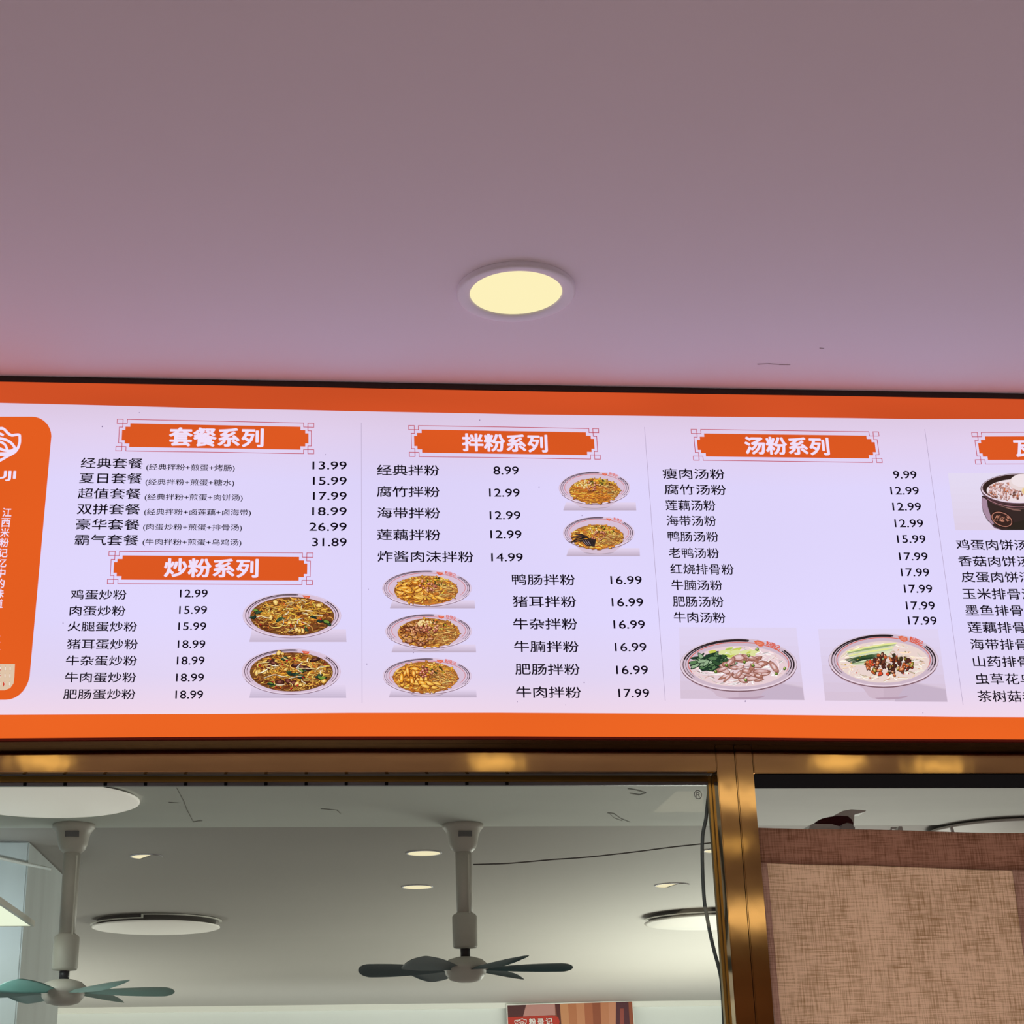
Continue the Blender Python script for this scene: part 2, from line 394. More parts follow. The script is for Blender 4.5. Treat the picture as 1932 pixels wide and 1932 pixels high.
ROWS = [
 # set menu
 ('经典套餐', 152.6, 270, 873.5, 874.6, 19.7, 0), ('夏日套餐', 149.5, 268.7, 902, 903, 20, 0), ('超值套餐', 147, 266, 931, 932, 20, 0),
 ('双拼套餐', 145.5, 264.6, 960.4, 961, 20.4, 0), ('豪华套餐', 143.5, 263.4, 989, 990, 20.6, 0), ('霸气套餐', 141, 262, 1018.7, 1019.5, 20.4, 0),
 ('(经典拌粉+煎蛋+烤肠)', 276, 443, 882, 884, 14, 2), ('(经典拌粉+煎蛋+糖水)', 274.5, 442, 910, 912, 14, 2),
 ('(经典拌粉+煎蛋+肉饼汤)', 273, 458, 938.5, 940, 14, 2), ('(经典拌粉+卤莲藕+卤海带)', 272, 473.5, 966.5, 968, 14, 2),
 ('(肉蛋炒粉+煎蛋+排骨汤)', 270, 456.5, 995, 996.5, 14, 2), ('(牛肉拌粉+煎蛋+乌鸡汤)', 269, 455.5, 1023.3, 1024.6, 14, 2),
 ('13.99', 589.5, 654.3, 878.3, 878.6, 15.3, 1), ('15.99', 590.4, 654.3, 907.4, 907.6, 15.3, 1), ('17.99', 590.5, 654.3, 936, 936.2, 15.3, 1),
 ('18.99', 589, 654.3, 964.8, 965, 15.3, 1), ('26.99', 583.3, 654.3, 994, 994.2, 15.5, 1), ('31.89', 588.6, 654.3, 1023, 1023.2, 15.5, 1),
 # fried noodles
 ('鸡蛋炒粉', 133.5, 239, 1121.8, 1122.3, 19, 0), ('肉蛋炒粉', 131.5, 237, 1152.4, 1152.8, 19, 0), ('火腿蛋炒粉', 128, 258.8, 1181.8, 1182.4, 19, 0),
 ('猪耳蛋炒粉', 126.7, 260.5, 1215.4, 1215.8, 19.3, 0), ('牛杂蛋炒粉', 124.6, 258.8, 1246.4, 1246.8, 19.5, 0),
 ('牛肉蛋炒粉', 122.6, 257, 1278, 1278.4, 19.5, 0), ('肥肠蛋炒粉', 119.7, 255.7, 1309.8, 1310, 19.5, 0),
 ('12.99', 339.5, 392, 1120, 1120, 15, 1), ('15.99', 338, 390.7, 1151, 1151, 15, 1), ('15.99', 336.4, 389.2, 1181.8, 1181.8, 15, 1),
 ('18.99', 335.4, 387.6, 1215.6, 1215.6, 15, 1), ('18.99', 333.7, 386, 1246.4, 1246.4, 15.2, 1), ('18.99', 332.3, 385, 1278.5, 1278.5, 15.2, 1),
 ('18.99', 331, 383.4, 1310.6, 1310.6, 15.4, 1),
 # mixed noodles
 ('经典拌粉', 711, 828.5, 887, 887.8, 20.2, 0), ('腐竹拌粉', 710.8, 829.4, 927.5, 928, 20.5, 0), ('海带拌粉', 711.5, 830.3, 967.4, 968.2, 20.5, 0),
 ('莲藕拌粉', 711.5, 831.3, 1008.8, 1009.4, 20.8, 0), ('炸酱肉沫拌粉', 712.5, 893.3, 1049.6, 1051, 21, 0),
 ('8.99', 930.8, 978.6, 887.7, 887.9, 15.5, 1), ('12.99', 922.7, 980.4, 929.6, 930, 15.5, 1), ('12.99', 923.7, 982, 972.4, 972.6, 15.5, 1),
 ('12.99', 925, 984, 1008.3, 1008.6, 15.5, 1), ('14.99', 926.7, 986.5, 1051.6, 1051.8, 15.5, 1),
 ('鸭肠拌粉', 965.7, 1085, 1093.6, 1094.2, 20.8, 0), ('猪耳拌粉', 967, 1087, 1135, 1135.5, 21, 0), ('牛杂拌粉', 968, 1089, 1177, 1177.5, 21, 0),
 ('牛腩拌粉', 969.8, 1091.6, 1219.7, 1220.2, 21.2, 0), ('肥肠拌粉', 972, 1093.7, 1262.4, 1263, 21.4, 0), ('牛肉拌粉', 973.5, 1096.2, 1305.8, 1306.6, 21.5, 0),
 ('16.99', 1151.5, 1210.8, 1094.7, 1094.9, 15.7, 1), ('16.99', 1154, 1213.6, 1136.4, 1136.6, 15.8, 1), ('16.99', 1157.3, 1216.6, 1178.3, 1178.5, 16, 1),
 ('16.99', 1160, 1219.4, 1220.9, 1221.1, 16, 1), ('16.99', 1162.4, 1222.4, 1264, 1264.2, 16.2, 1), ('17.99', 1166.6, 1225, 1307.8, 1308, 16.4, 1),
 # soup noodles
 ('瘦肉汤粉', 1250, 1367, 893.6, 895, 19.8, 0), ('腐竹汤粉', 1253, 1369.4, 923.4, 924.6, 19.8, 0), ('莲藕汤粉', 1255.5, 1349.7, 953, 954, 19.8, 0),
 ('海带汤粉', 1257.4, 1351, 982.4, 983.2, 19.5, 0), ('鸭肠汤粉', 1259.7, 1355.4, 1012, 1013, 19.5, 0), ('老鸭汤粉', 1261.6, 1356.4, 1043, 1044, 19.8, 0),
 ('红烧排骨粉', 1264.5, 1384, 1073.2, 1074.6, 20, 0), ('牛腩汤粉', 1266.8, 1362.5, 1103.7, 1104.6, 19.8, 0), ('肥肠汤粉', 1269.3, 1365, 1134.7, 1135.6, 20, 0),
 ('牛肉汤粉', 1271, 1368.4, 1164.6, 1165.6, 20.2, 0),
 ('9.99', 1684.8, 1729, 895.9, 896.1, 14.8, 1), ('12.99', 1679.8, 1733.3, 926, 926.2, 14.8, 1), ('12.99', 1683.6, 1737.5, 956, 956.2, 15, 1),
 ('12.99', 1687.6, 1741.6, 987.5, 987.7, 15, 1), ('15.99', 1692.3, 1746, 1017, 1017.3, 15, 1), ('17.99', 1696, 1750, 1050, 1050.2, 15, 1),
 ('17.99', 1699.6, 1753, 1080, 1080.2, 15.2, 1), ('17.99', 1705.4, 1758.7, 1111, 1111.2, 15.4, 1), ('17.99', 1709, 1763.5, 1142.6, 1142.9, 15.5, 1),
 ('17.99', 1713, 1767, 1171, 1171.4, 15.8, 1),
 # pot soups (run on past the frame)
 ('鸡蛋肉饼汤', 1803.7, 1938, 1027.6, 1028.6, 20, 0), ('香菇肉饼汤', 1807.9, 1943, 1058.8, 1059.8, 20, 0), ('皮蛋肉饼汤', 1813, 1948, 1088.8, 1089.4, 20.2, 0),
 ('玉米排骨汤', 1815.3, 1953, 1120.2, 1121, 20.5, 0), ('墨鱼排骨汤', 1820.5, 1958, 1151.3, 1152, 20.8, 0), ('莲藕排骨汤', 1825.7, 1963, 1183.5, 1184, 21, 0),
 ('海带排骨汤', 1830.3, 1967.5, 1215.5, 1216, 21, 0), ('山药排骨汤', 1835.5, 1973, 1248, 1248.6, 21, 0), ('虫草花乌鸡汤', 1840, 2006, 1281, 1281.6, 21.3, 0),
 ('茶树菇老鸭汤', 1844.3, 2011, 1313.7, 1314.4, 21.5, 0)]
for body, x0, x1, yl, yr, h, k in ROWS:
    text(('dish_name', 'price', 'dish_note')[k], body, x0, x1, yl, yr, h, M_ink, 2, (.010, .009, .007)[k])
# titles in stepped orange plaques
TITLES = [('套餐系列', [(221.5, 791), (592, 798.7), (592, 856.4), (218.4, 850.7)], 318.8, 497.6, 824.2, 826.6, 36),
          ('炒粉系列', [(206, 1040.2), (590.4, 1043.5), (589.5, 1103.4), (202.5, 1101.5)], 309.5, 487.7, 1071.2, 1072.6, 36),
          ('拌粉系列', [(771, 803), (1129, 809), (1132.6, 866.7), (772.4, 861.3)], 871.6, 1033, 834.6, 837.4, 34),
          ('汤粉系列', [(1303.7, 810.3), (1657.2, 815.2), (1664.5, 873), (1308.5, 868.5)], 1404.7, 1564.2, 840.6, 843, 34),
          ('瓦罐汤系列', [(1833, 816.2), (2188, 815), (2197, 875), (1840.7, 875.8)], 1913, 2117, 845.6, 845, 34)]
for body, cs, x0, x1, yl, yr, h in TITLES:
    q = quadmap(cs); W_, H_ = 371.0, 59.5
    def mp(pts): return [q(x/W_, y/H_) for x, y in pts]
    bm = bmesh.new(); e = [(10, 20), (16, 14), (25, 7.5)]; off = Vector((0, plane_y(1), 0))
    for x0_, x1_, t_ in ((10, 16, 20), (16, 25, 14), (25, W_-25, 7.5), (W_-25, W_-16, 14), (W_-16, W_-10, 20)):
        n = 6 if x1_-x0_ > 50 else 1
        for k in range(n):
            xa_, xb_ = x0_+(x1_-x0_)*k/n, x0_+(x1_-x0_)*(k+1)/n
            bm.faces.new([bm.verts.new(P(*p_, 0)+off) for p_ in mp([(xa_, t_), (xb_, t_), (xb_, H_-t_), (xa_, H_-t_)])])
    obj('title_plaque', bm, M_or_head, board)
    ln = [(19, 0), (19, 8), (0, 8), (0, 0), (11, 0), (11, 15), (4.5, 15)]
    ring = ln + [(x, H_-y) for x, y in ln[::-1]]; ring = ring + [(W_-x, H_-y) for x, y in ring]
    dens = []
    for a, b in zip(ring, ring[1:]+ring[:1]):
        n = max(1, int(math.hypot(b[0]-a[0], b[1]-a[1])//60)); dens += [(a[0]+(b[0]-a[0])*k/n, a[1]+(b[1]-a[1])*k/n) for k in range(n)]
    stroke('title_outline', mp(dens), 1.15, M_outline, 2, True)
    text('title', body, x0, x1, yl, yr, h, M_glint, 3, .032)
for a, b in (((681.8, 798), (683.2, 1327)), ((1215.8, 806), (1255, 1322)), ((1744.6, 810), (1816.8, 1330))):
    stroke('column_divider', [a, ((a[0]+b[0])/2, (a[1]+b[1])/2), b], .8, M_faint, 1)
# small specks of dirt on the sheet
bm = bmesh.new()
for x, y in ((614, 858), (695, 1112), (692, 1253), (905, 793), (1098, 973), (1741, 1345), (1303, 1316), (1406, 1323), (119, 1176), (263, 779), (780, 1231), (193, 805), (1102, 1288), (1067, 1330), (976, 1324), (1017, 919)):
    r = random.uniform(.8, 1.4); c = P(x, y, 0); off = Vector((0, plane_y(2), 0))
    bm.faces.new([bm.verts.new(P(x+r*math.cos(t)*random.uniform(.6, 1), y+r*1.3*math.sin(t), 0)+off) for t in [k*1.257 for k in range(5)]])
obj('dirt_specks', bm, glow('dirt', lin((120, 100, 140))), board)['kind'] = 'stuff'

# orange side panel with the bowl emblem
def rrect(x0, y0, x1t, x1b, y1, r, n=8):
    pts = [(x0, y0)]
    for k in range(n+1):
        t = math.pi/2*k/n; pts.append((x1t-r+r*math.sin(t), y0+r-r*math.cos(t)))
    for k in range(n+1):
        t = math.pi/2*k/n; pts.append((x1b-r*1.25+r*1.25*math.cos(t), y1-r*1.5+r*1.5*math.sin(t)))
    return pts+[(x0, y1)]
side = flat_poly('side_panel', rrect(-113, 786.3, 97, 57, 1320.5, 37), M_or_side, 1)
text('latin_lettering', 'FENLUJI', -92, 30.3, 897.6, 898.4, 19.5, M_glint, 3, .03)
for ch, x, y in zip('江西米粉记忆中的味道', (13.4, 11, 9.3, 8, 5.8, 3.6, 1.8, .2, -1.4, -3), (967, 986.3, 1005.2, 1024, 1043.2, 1062.4, 1081.4, 1100.6, 1119.8, 1139)):
    text('slogan_character', ch, x-8.6, x+8.6, y, y, 17, M_glint, 3, .02)
bm = bmesh.new(); MX = lambda p: (-16-p[0], p[1])
out_r = smooth_pts([(0, 808.5), (5, 808.6), (10, 812), (15, 817.5), (22, 821.5), (30, 820.6), (36.5, 821), (37.4, 826), (37, 836), (33.5, 846), (27, 854), (14, 861), (4, 867), (-6, 872)], 4)
stroke_bm(bm, out_r, 5, 3); stroke_bm(bm, [MX(p) for p in out_r], 5, 3)
stroke_bm(bm, smooth_pts([(-16, 808.5), (-8, 806.5), (0, 808.5)], 4), 5, 3)
for pts, wd in (([(-22, 829), (-8, 826.5), (6, 828.5), (17, 833), (24, 839), (30, 848)], 5), ([(-20, 836), (-8, 833), (3, 835), (10, 840), (14, 849)], 4.6),
                ([(-12, 845), (0, 847), (9, 850), (20, 851), (28, 847)], 5), ([(-8, 818), (0, 818.5), (7, 822)], 4.6), ([(-14, 858), (2, 857), (16, 856.5), (28, 850)], 7)):
    stroke_bm(bm, smooth_pts(pts, 4), wd, 3.4)
obj('bowl_emblem', bm, M_glint, board)

# ------- printed dish photographs: real flat prints on the sheet
class Pic:
    def __init__(s): s.v = []; s.f = []; s.c = []; s.n = 0
    def poly(s, pts, col, grow=True):
        s.n += 1; off = Vector((0, -.0010-s.n*2.5e-6, 0)); i = len(s.v)
        s.v += [P(x, y, 0)+off for x, y in pts]; s.f.append(list(range(i, i+len(pts)))); s.c.append(lin(col))
    def ell(s, cx, cy, rx, ry, col, a0=0, a1=360, n=40, rot=0):
        cr, sr = math.cos(math.radians(rot)), math.sin(math.radians(rot)); pts = []
        for k in range(n):
            t = math.radians(a0+(a1-a0)*k/(n if a1-a0 >= 360 else n-1)); x, y = rx*math.cos(t), ry*math.sin(t)
            pts.append((cx+x*cr-y*sr, cy+x*sr+y*cr))
        s.poly(pts, col)
    def line(s, pts, wd, col):
        s.n += 1; off = Vector((0, -.0010-s.n*2.5e-6, 0)); L = []; n = len(pts)
        for i, p in enumerate(pts):
            a, b = pts[max(i-1, 0)], pts[min(i+1, n-1)]; dx, dy = b[0]-a[0], b[1]-a[1]; l = math.hypot(dx, dy) or 1
            w2 = wd/2*(1 if 0 < i < n-1 else .6); L.append(((p[0]-dy/l*w2, p[1]+dx/l*w2), (p[0]+dy/l*w2, p[1]-dx/l*w2)))
        for a, b in zip(L, L[1:]):
            i = len(s.v); s.v += [P(*q, 0)+off for q in (a[0], b[0], b[1], a[1])]; s.f.append([i, i+1, i+2, i+3]); s.c.append(lin(col))
    def arc(s, cx, cy, rx, ry, a0, a1, wd, col, n=28):
        s.line([(cx+rx*math.cos(math.radians(a0+(a1-a0)*k/n)), cy+ry*math.sin(math.radians(a0+(a1-a0)*k/n))) for k in range(n+1)], wd, col)
    def blob(s, cx, cy, rx, ry, col, rot=None, edge=(70, 35, 20), hi=None):
        rot = random.uniform(0, 180) if rot is None else rot; cr, sr = math.cos(math.radians(rot)), math.sin(math.radians(rot))
        rad = [random.uniform(.75, 1.1) for _ in range(9)]
        def sh(k, dx=0, dy=0):
            o = []
            for i, r in enumerate(rad):
                t = i*2*math.pi/9; x, y = rx*r*k*math.cos(t), ry*r*k*math.sin(t); o.append((cx+dx+x*cr-y*sr, cy+dy+x*sr+y*cr))
            return o
        if edge: s.poly(sh(1.28, .3, .5), edge)
        s.poly(sh(1), col)
        if hi: s.poly(sh(.5, -.3, -.4), hi)
    def build(s, name, mat_=None, parent=None, label=None):
        me = bpy.data.meshes.new(name); me.from_pydata([tuple(v) for v in s.v], [], s.f)
        at_ = me.color_attributes.new('ink', 'FLOAT_COLOR', 'CORNER')
        for p, c in zip(me.polygons, s.c):
            for li in p.loop_indices: at_.data[li].color = (*c, 1)
        o = link(name, me, mat_ or M_print, parent or board)
        if label: o['label'] = label
        return o
def inside(cx, cy, rx, ry, k=1):
    r = math.sqrt(random.random())*k; t = random.uniform(0, 2*math.pi); return cx+rx*r*math.cos(t), cy+ry*r*math.sin(t)
def shade(c, k): return tuple(max(0, min(255, v*k)) for v in c)
def noodles(p, cx, cy, rx, ry, n, cols, wd=(1.3, 2.2), ln=(6, 16), bend=1.2, dark=(60, 30, 14)):
    for _ in range(n):
        x, y = inside(cx, cy, rx, ry); a = random.gauss(0, .7) + (math.pi if random.random() < .5 else 0); b = random.uniform(-bend, bend)
        L = random.uniform(*ln); pts = []
        for k in range(5):
            if ((x-cx)/rx)**2+((y-cy)/ry)**2 > 1.02: break
            pts.append((x, y)); x += math.cos(a)*L/4; y += math.sin(a)*L/4*.6; a += b/4
        if len(pts) < 2: continue
        c = random.choice(cols); k = random.uniform(.75, 1.15); w_ = random.uniform(*wd)
        p.line([(q[0]+.3, q[1]+.7) for q in pts], w_+.15, shade(dark, random.uniform(1.0, 2.0))); p.line(pts, w_, shade(c, k))
        if random.random() < .45: p.line([(q[0]-.2, q[1]-.35) for q in pts[1:]], .55, shade(c, 1.38))
def plate(p, cx, cy, rx, ry, food, fc, rings, foot=None, red=True):
    """shallow bowl: rim, striped inner rings broken at the shop mark"""
    if foot:
        x0, x1, yb, col = foot; k0 = cy+ry*.62
        p.poly([(cx-rx*.86, cy+ry*.45)]+[(x0+(x1-x0)*t/10, yb-(3.2*(2*t/10-1)**2)*(.6 if yb-k0 < 16 else 1.6)) for t in range(11)]+[(cx+rx*.86, cy+ry*.45)], col)
        p.line([(x0+(x1-x0)*t/10, yb-1.4-(3.2*(2*t/10-1)**2)) for t in range(11)], 1.1, shade(col, .78))
    p.ell(cx, cy, rx, ry, (205, 178, 200)); p.ell(cx, cy-.2, rx-.7, ry-.7, (228, 208, 230)); p.ell(cx, cy-.5, rx-2.6, ry-2.0, (216, 192, 214))
    p.arc(cx, cy+.1, rx-.8, ry-.5, 20, 160, 1.0, (120, 84, 102)); p.arc(cx, cy-.5, rx-1.6, ry-1.4, 20, 160, .9, (240, 224, 240))
    g0, g1 = 278, 318                          # gap for the mark
    for dr, wd, col in rings:
        f = (rx-dr)/rx; p.arc(cx, cy-dr*.1, rx-dr, ry-dr*.52, 195-dr*1.4, g0, wd, col); p.arc(cx, cy-dr*.1, rx-dr, ry-dr*.52, g1, 370, wd, col)
        p.arc(cx, cy-dr*.1, rx-dr, ry-dr*.52, 150, 195-dr*1.4, wd*.6, shade(col, 1.25)); p.arc(cx, cy-dr*.1, rx-dr, ry-dr*.52, 10, 30, wd*.6, shade(col, 1.25))
    if red:
        dr = rings[-1][0]+rx*.055; p.arc(cx, cy-dr*.1, rx-dr, ry-dr*.55, 150, 390, .8, (206, 96, 86))
    # orange mark: bowl and three characters
    a = math.radians(290); mxp, myp = cx+(rx-rx*.09)*math.cos(a)-2, cy+(ry-ry*.085)*math.sin(a); u = rx/76
    p.poly([(mxp-6*u, myp-1.6*u), (mxp+6*u, myp-.2*u), (mxp+4.6*u, myp+3*u), (mxp+1.2*u, myp+4.4*u), (mxp-3*u, myp+2.8*u)], (226, 96, 62))
    p.line([(mxp-3*u, myp+.2*u), (mxp, myp+1.4*u), (mxp+3.4*u, myp+.8*u)], .6, (240, 180, 170))
    p.ell(cx+food[0], cy+food[1], food[2], food[3], fc)
def mark_text(cx, cy, rx, ry, par):
    u = rx/93
    for k, ch in enumerate('粉录记'):
        a = math.radians(299+k*6.2); x = cx+(rx-rx*.09)*math.cos(a); y = cy+(ry-ry*.09)*math.sin(a)
        me = text_mesh(ch, .02); t = math.radians(14+k*4); hw, hh = 3.9*u, 3.7*u
        xs = [v.co.x for v in me.vertices]; ys = [v.co.y for v in me.vertices]
        a0, a1, b0, b1 = min(xs), max(xs), min(ys), max(ys)
        for v in me.vertices:
            dx = ((v.co.x-a0)/(a1-a0)*2-1)*hw; dy = (1-(v.co.y-b0)/(b1-b0)*2)*hh
            v.co = P(x+dx*math.cos(t)-dy*math.sin(t)*.3, y+dx*math.sin(t)+dy, 0)+Vector((0, -.0060, 0))
        link('rim_character', me, glow_mark, par)
glow_mark = glow('lit_mark_orange', lin((222, 86, 56))); glow_mark.cycles.emission_sampling = 'NONE'
YEL = [(236, 178, 66), (222, 150, 50), (244, 200, 104), (206, 140, 60), (180, 104, 40)]
BRN = [(150, 88, 44), (120, 62, 34), (196, 140, 70), (228, 178, 84), (96, 46, 28), (214, 160, 66), (170, 104, 50)]
def stamp(lbl, par=None): return dict(label=lbl)
def shadow(p, x0, x1, y, h, deep=(186, 168, 190)):
    for k in range(6):
        t = k/6; yy = y-h*(1-t); s = .85-.1*(1-t)
        c = tuple((226, 210, 236)[i]+(deep[i]-(226, 210, 236)[i])*(t**1.2) for i in range(3))
        p.poly([(x0+(1-t)*6, yy), (x1-(1-t)*1, yy), (x1+.6-(1-t)*1, yy+h/6+.02), (x0+(1-t)*4, yy+h/6+.02)], c)
# 1, 2: stir fried plates
for i, (cx, cy, rx, ry, fx, fy, frx, fry, yb, x1) in enumerate(((550.8, 1162, 93, 42.5, .5, 1.2, 79.5, 36.6, 1211.5, 653.5), (549.5, 1267.5, 93.5, 43.5, .3, .6, 78.5, 37, 1317, 653))):
    p = Pic(); shadow(p, 470, x1, yb, 24, (196, 180, 204))
    plate(p, cx, cy, rx, ry, (fx, fy, frx, fry), (118, 74, 36), [(5.5, 1.7, (62, 40, 48)), (10, 1.2, (84, 60, 68))], None, False)
    gx, gy = cx+fx, cy+fy
    noodles(p, gx, gy, frx*.98, fry*.98, 420, BRN, (1.3, 2.4), (10, 26), 2.4)
    noodles(p, gx, gy-6, frx*.84, fry*.72, 240, YEL, (1.3, 2.4), (12, 28), 2.2)
    greens = [(60, 84, 62), (34, 56, 48), (120, 150, 60)]
    for bxp, byp in (((-64, -8), (-72, 2), (56, 10), (68, 14), (22, 24), (-18, 6), (40, 2)) if i == 0 else ((8, 4), (-2, 2), (18, 10), (-40, 24), (54, 8), (60, 12), (24, -4), (-14, -26))):
        for _ in range(3): p.blob(gx+bxp+random.gauss(0, 3), gy+byp+random.gauss(0, 1.5), random.uniform(4, 8), random.uniform(1.6, 3), random.choice(greens), random.gauss(0, 25), (28, 34, 26))
    if i == 1:
        for bxp, byp in ((-40, -20), (-34, -16), (8, -12), (20, -8), (30, -6), (44, -22), (-6, 18), (4, 22), (-22, 20), (-44, -6)):
            p.blob(gx+bxp, gy+byp, random.uniform(6, 10), random.uniform(3, 4.5), random.choice([(86, 44, 36), (68, 36, 32), (104, 50, 40)]), random.gauss(0, 20), (44, 20, 18), (140, 84, 70))
    for bxp, byp in (((8, 26), (16, 28), (-40, 2), (-2, 14), (-30, -24), (50, -20)) if i == 0 else ((16, 24), (24, 26), (-46, 0), (-60, 2), (-12, -4), (-20, -34), (60, 20))):
        for _ in range(2): p.blob(gx+bxp+random.gauss(0, 3), gy+byp*1.0+random.gauss(0, 1.5)*.6, random.uniform(4, 7), random.uniform(3, 4.6), random.choice([(226, 176, 78), (238, 198, 110), (212, 158, 70)]), None, (110, 62, 24), (250, 222, 150))
    for _ in range(16):
        x, y = inside(gx, gy, frx*.9, fry*.9); p.blob(x, y, 1.8, 1.5, random.choice([(206, 50, 46), (220, 100, 40), (180, 40, 40)]), None, (90, 20, 18))
    noodles(p, gx, gy, frx*.88, fry*.85, 34, [(240, 206, 140), (236, 222, 190), (230, 186, 96)], (1.0, 1.7), (12, 26), 2.2, (80, 44, 20))
    par = p.build('dish_photo', label=('photo of fried noodles with egg and greens', 'photo of fried noodles with dark beef slices')[i])
# 3-7 mixed noodle plates
PL = [(1121.4, 921.3, 67.3, 31.3, 0, 5.2, 47.5, 23.6, 963.4, 1062, 1200, 'classic'), (1129.4, 1006, 67.4, 30.8, -3, 7.2, 49.3, 23, 1049.6, 1068, 1207, 'kelp'),
      (805.3, 1110.6, 84.3, 34.4, -1.5, 3.6, 60.2, 27.6, 1148.2, 735, 896, 'fries'), (808.5, 1191.4, 81.5, 32.8, .3, 3, 58.4, 27.4, 1231.3, 738, 898, 'intestine'),
      (805.7, 1276, 83.8, 34.2, -3.2, 2.2, 61.5, 29.4, 1316.2, 733, 899, 'chunks')]
for cx, cy, rx, ry, fx, fy, frx, fry, yb, x0, x1, kind in PL:
    p = Pic(); shadow(p, x0, x1, yb, 15)
    small = kind in ('classic', 'kelp'); bot = yb-(2.5 if small else 1.2)
    plate(p, cx, cy, rx, ry, (fx, fy, frx*.2, fry*.2), (120, 70, 30), [(3.6, 1.5, (84, 66, 84)), (7.2, 1.1, (96, 76, 92))],
          (cx-rx*(.42 if small else .36), cx+rx*(.42 if small else .36), bot, (214, 192, 212)), True)
    gx, gy = cx+fx, cy+fy; bw = frx/48
    p.ell(gx, gy, frx, fry, (168, 108, 50))
    for _ in range(30):                           # ragged food edge
        t = random.uniform(0, 6.283); p.blob(gx+frx*.96*math.cos(t), gy+fry*.96*math.sin(t), random.uniform(2, 5), random.uniform(1.2, 2.4), random.choice(YEL), random.gauss(0, 40), (120, 66, 26))
    noodles(p, gx, gy, frx*.98, fry*.98, 260, YEL if kind != 'intestine' else BRN, (1.3, 2.2), (8, 20), 2.0, (120, 66, 28))
    noodles(p, gx+frx*.45, gy+4, frx*.5, fry*.66, 90, [(206, 156, 84), (176, 118, 62), (228, 184, 110)], (1.1, 1.6), (9, 18), .8, (84, 46, 24))
    for _ in range(26):                           # pickles and herbs behind the nuts
        x, y = inside(gx+frx*.2, gy-fry*.5, frx*.42, fry*.36); p.blob(x, y, random.uniform(1.4, 2.8), 1.1, random.choice([(86, 80, 36), (190, 160, 40), (60, 54, 34), (214, 186, 80)]), None, (58, 40, 22))
    if kind == 'kelp':
        for _ in range(13):
            a = random.uniform(2.5, 3.6); r = random.uniform(.25, .55); x, y = gx+frx*r*math.cos(a)*1.1, gy+fry*.1+fry*r*1.1*math.sin(a)
            L = random.uniform(.4, .6)*frx; an = random.uniform(2.4, 3.5)
            p.line([(x+L*t*math.cos(an), y-L*.55*t*math.sin(an)+3*t*t) for t in (0, .35, .7, 1)], random.uniform(1.5, 2.6), random.choice([(40, 30, 36), (66, 48, 48), (30, 26, 30)]))
        p.poly([(gx-frx*.62, gy+fry*.35), (gx-frx*.2, gy+fry*.1), (gx-frx*.04, gy+fry*.2), (gx-frx*.1, gy+fry*.85), (gx-frx*.42, gy+fry*.78)], (52, 40, 40))
        for k in range(5): p.line([(gx-frx*(.55-k*.09), gy+fry*.34), (gx-frx*(.4-k*.07), gy+fry*.7)], 1.2, (176, 160, 176) if k < 3 else (20, 18, 20))
        for _ in range(14): x, y = inside(gx-frx*.15, gy-fry*.45, frx*.2, fry*.35); p.blob(x, y, 2, 1.1, random.choice([(236, 196, 60), (250, 226, 170)]), None, (170, 120, 40))
    if kind in ('fries', 'chunks'):
        for _ in range(30):
            x, y = inside(gx-frx*.42, gy+fry*.08, frx*.44, fry*.62); L = random.uniform(6, 13) if kind == 'fries' else random.uniform(7, 12)
            p.blob(x, y, L, random.uniform(2, 3) if kind == 'fries' else random.uniform(3, 4.4), random.choice([(238, 164, 50), (226, 144, 44), (244, 186, 78), (232, 152, 56)]),
                   random.gauss(-8, 22) if kind == 'fries' else random.choice([-30, 10, 80, 100])+random.gauss(0, 12), (132, 66, 24), (250, 208, 116))
        for _ in range(7):
            x, y = inside(gx+frx*.02, gy+fry*.52, frx*.42, fry*.2); p.blob(x, y, random.uniform(8, 12), random.uniform(2.4, 3.6), random.choice([(240, 166, 50), (236, 180, 76)]), random.gauss(10, 14), (140, 70, 26), (250, 206, 110))
    if kind == 'intestine':
        for _ in range(46):
            x, y = inside(gx-frx*.4, gy+fry*.1, frx*.5, fry*.8); p.blob(x, y, random.uniform(3.4, 6.5), random.uniform(2, 3.2), random.choice([(176, 104, 68), (150, 84, 58), (196, 126, 82), (214, 150, 80)]), random.gauss(0, 40), (74, 34, 24), (226, 170, 130))
        for _ in range(14): x, y = inside(gx-frx*.12, gy-fry*.62, frx*.25, fry*.25); p.blob(x, y, 3, 1.8, (246, 220, 160), None, (200, 150, 80))
    if kind == 'classic':
        noodles(p, gx, gy+fry*.3, frx*.9, fry*.62, 80, [(230, 160, 56), (210, 130, 46), (186, 112, 48)], (1.1, 1.7), (12, 24), .5, (104, 50, 22))
        for _ in range(20): x, y = inside(gx-frx*.5, gy-fry*.5, frx*.35, fry*.3); p.blob(x, y, 2.4, 1.2, (240, 216, 156), None, (196, 150, 80))
    n = {'classic': 22, 'kelp': 18, 'fries': 11, 'intestine': 13, 'chunks': 15}[kind]
    for _ in range(n):                            # peanuts
        x, y = inside(gx+(-.1 if kind == 'classic' else .02)*frx, gy-fry*(.32 if kind != 'kelp' else .1), frx*.3, fry*.4)
        s_ = 1.9 if small else 3.0
        p.blob(x, y, s_*random.uniform(.9, 1.2), s_*.72, random.choice([(204, 122, 88), (190, 96, 76), (216, 144, 104)]), None, (88, 34, 30), (240, 190, 160))
    par = p.build('dish_photo', label={'classic': 'photo of mixed noodles with peanuts', 'kelp': 'photo of mixed noodles with dark kelp strips', 'fries': 'photo of noodles with golden bean curd strips',
                  'intestine': 'photo of noodles with brown braised pieces', 'chunks': 'photo of noodles with thick yellow chunks'}[kind])
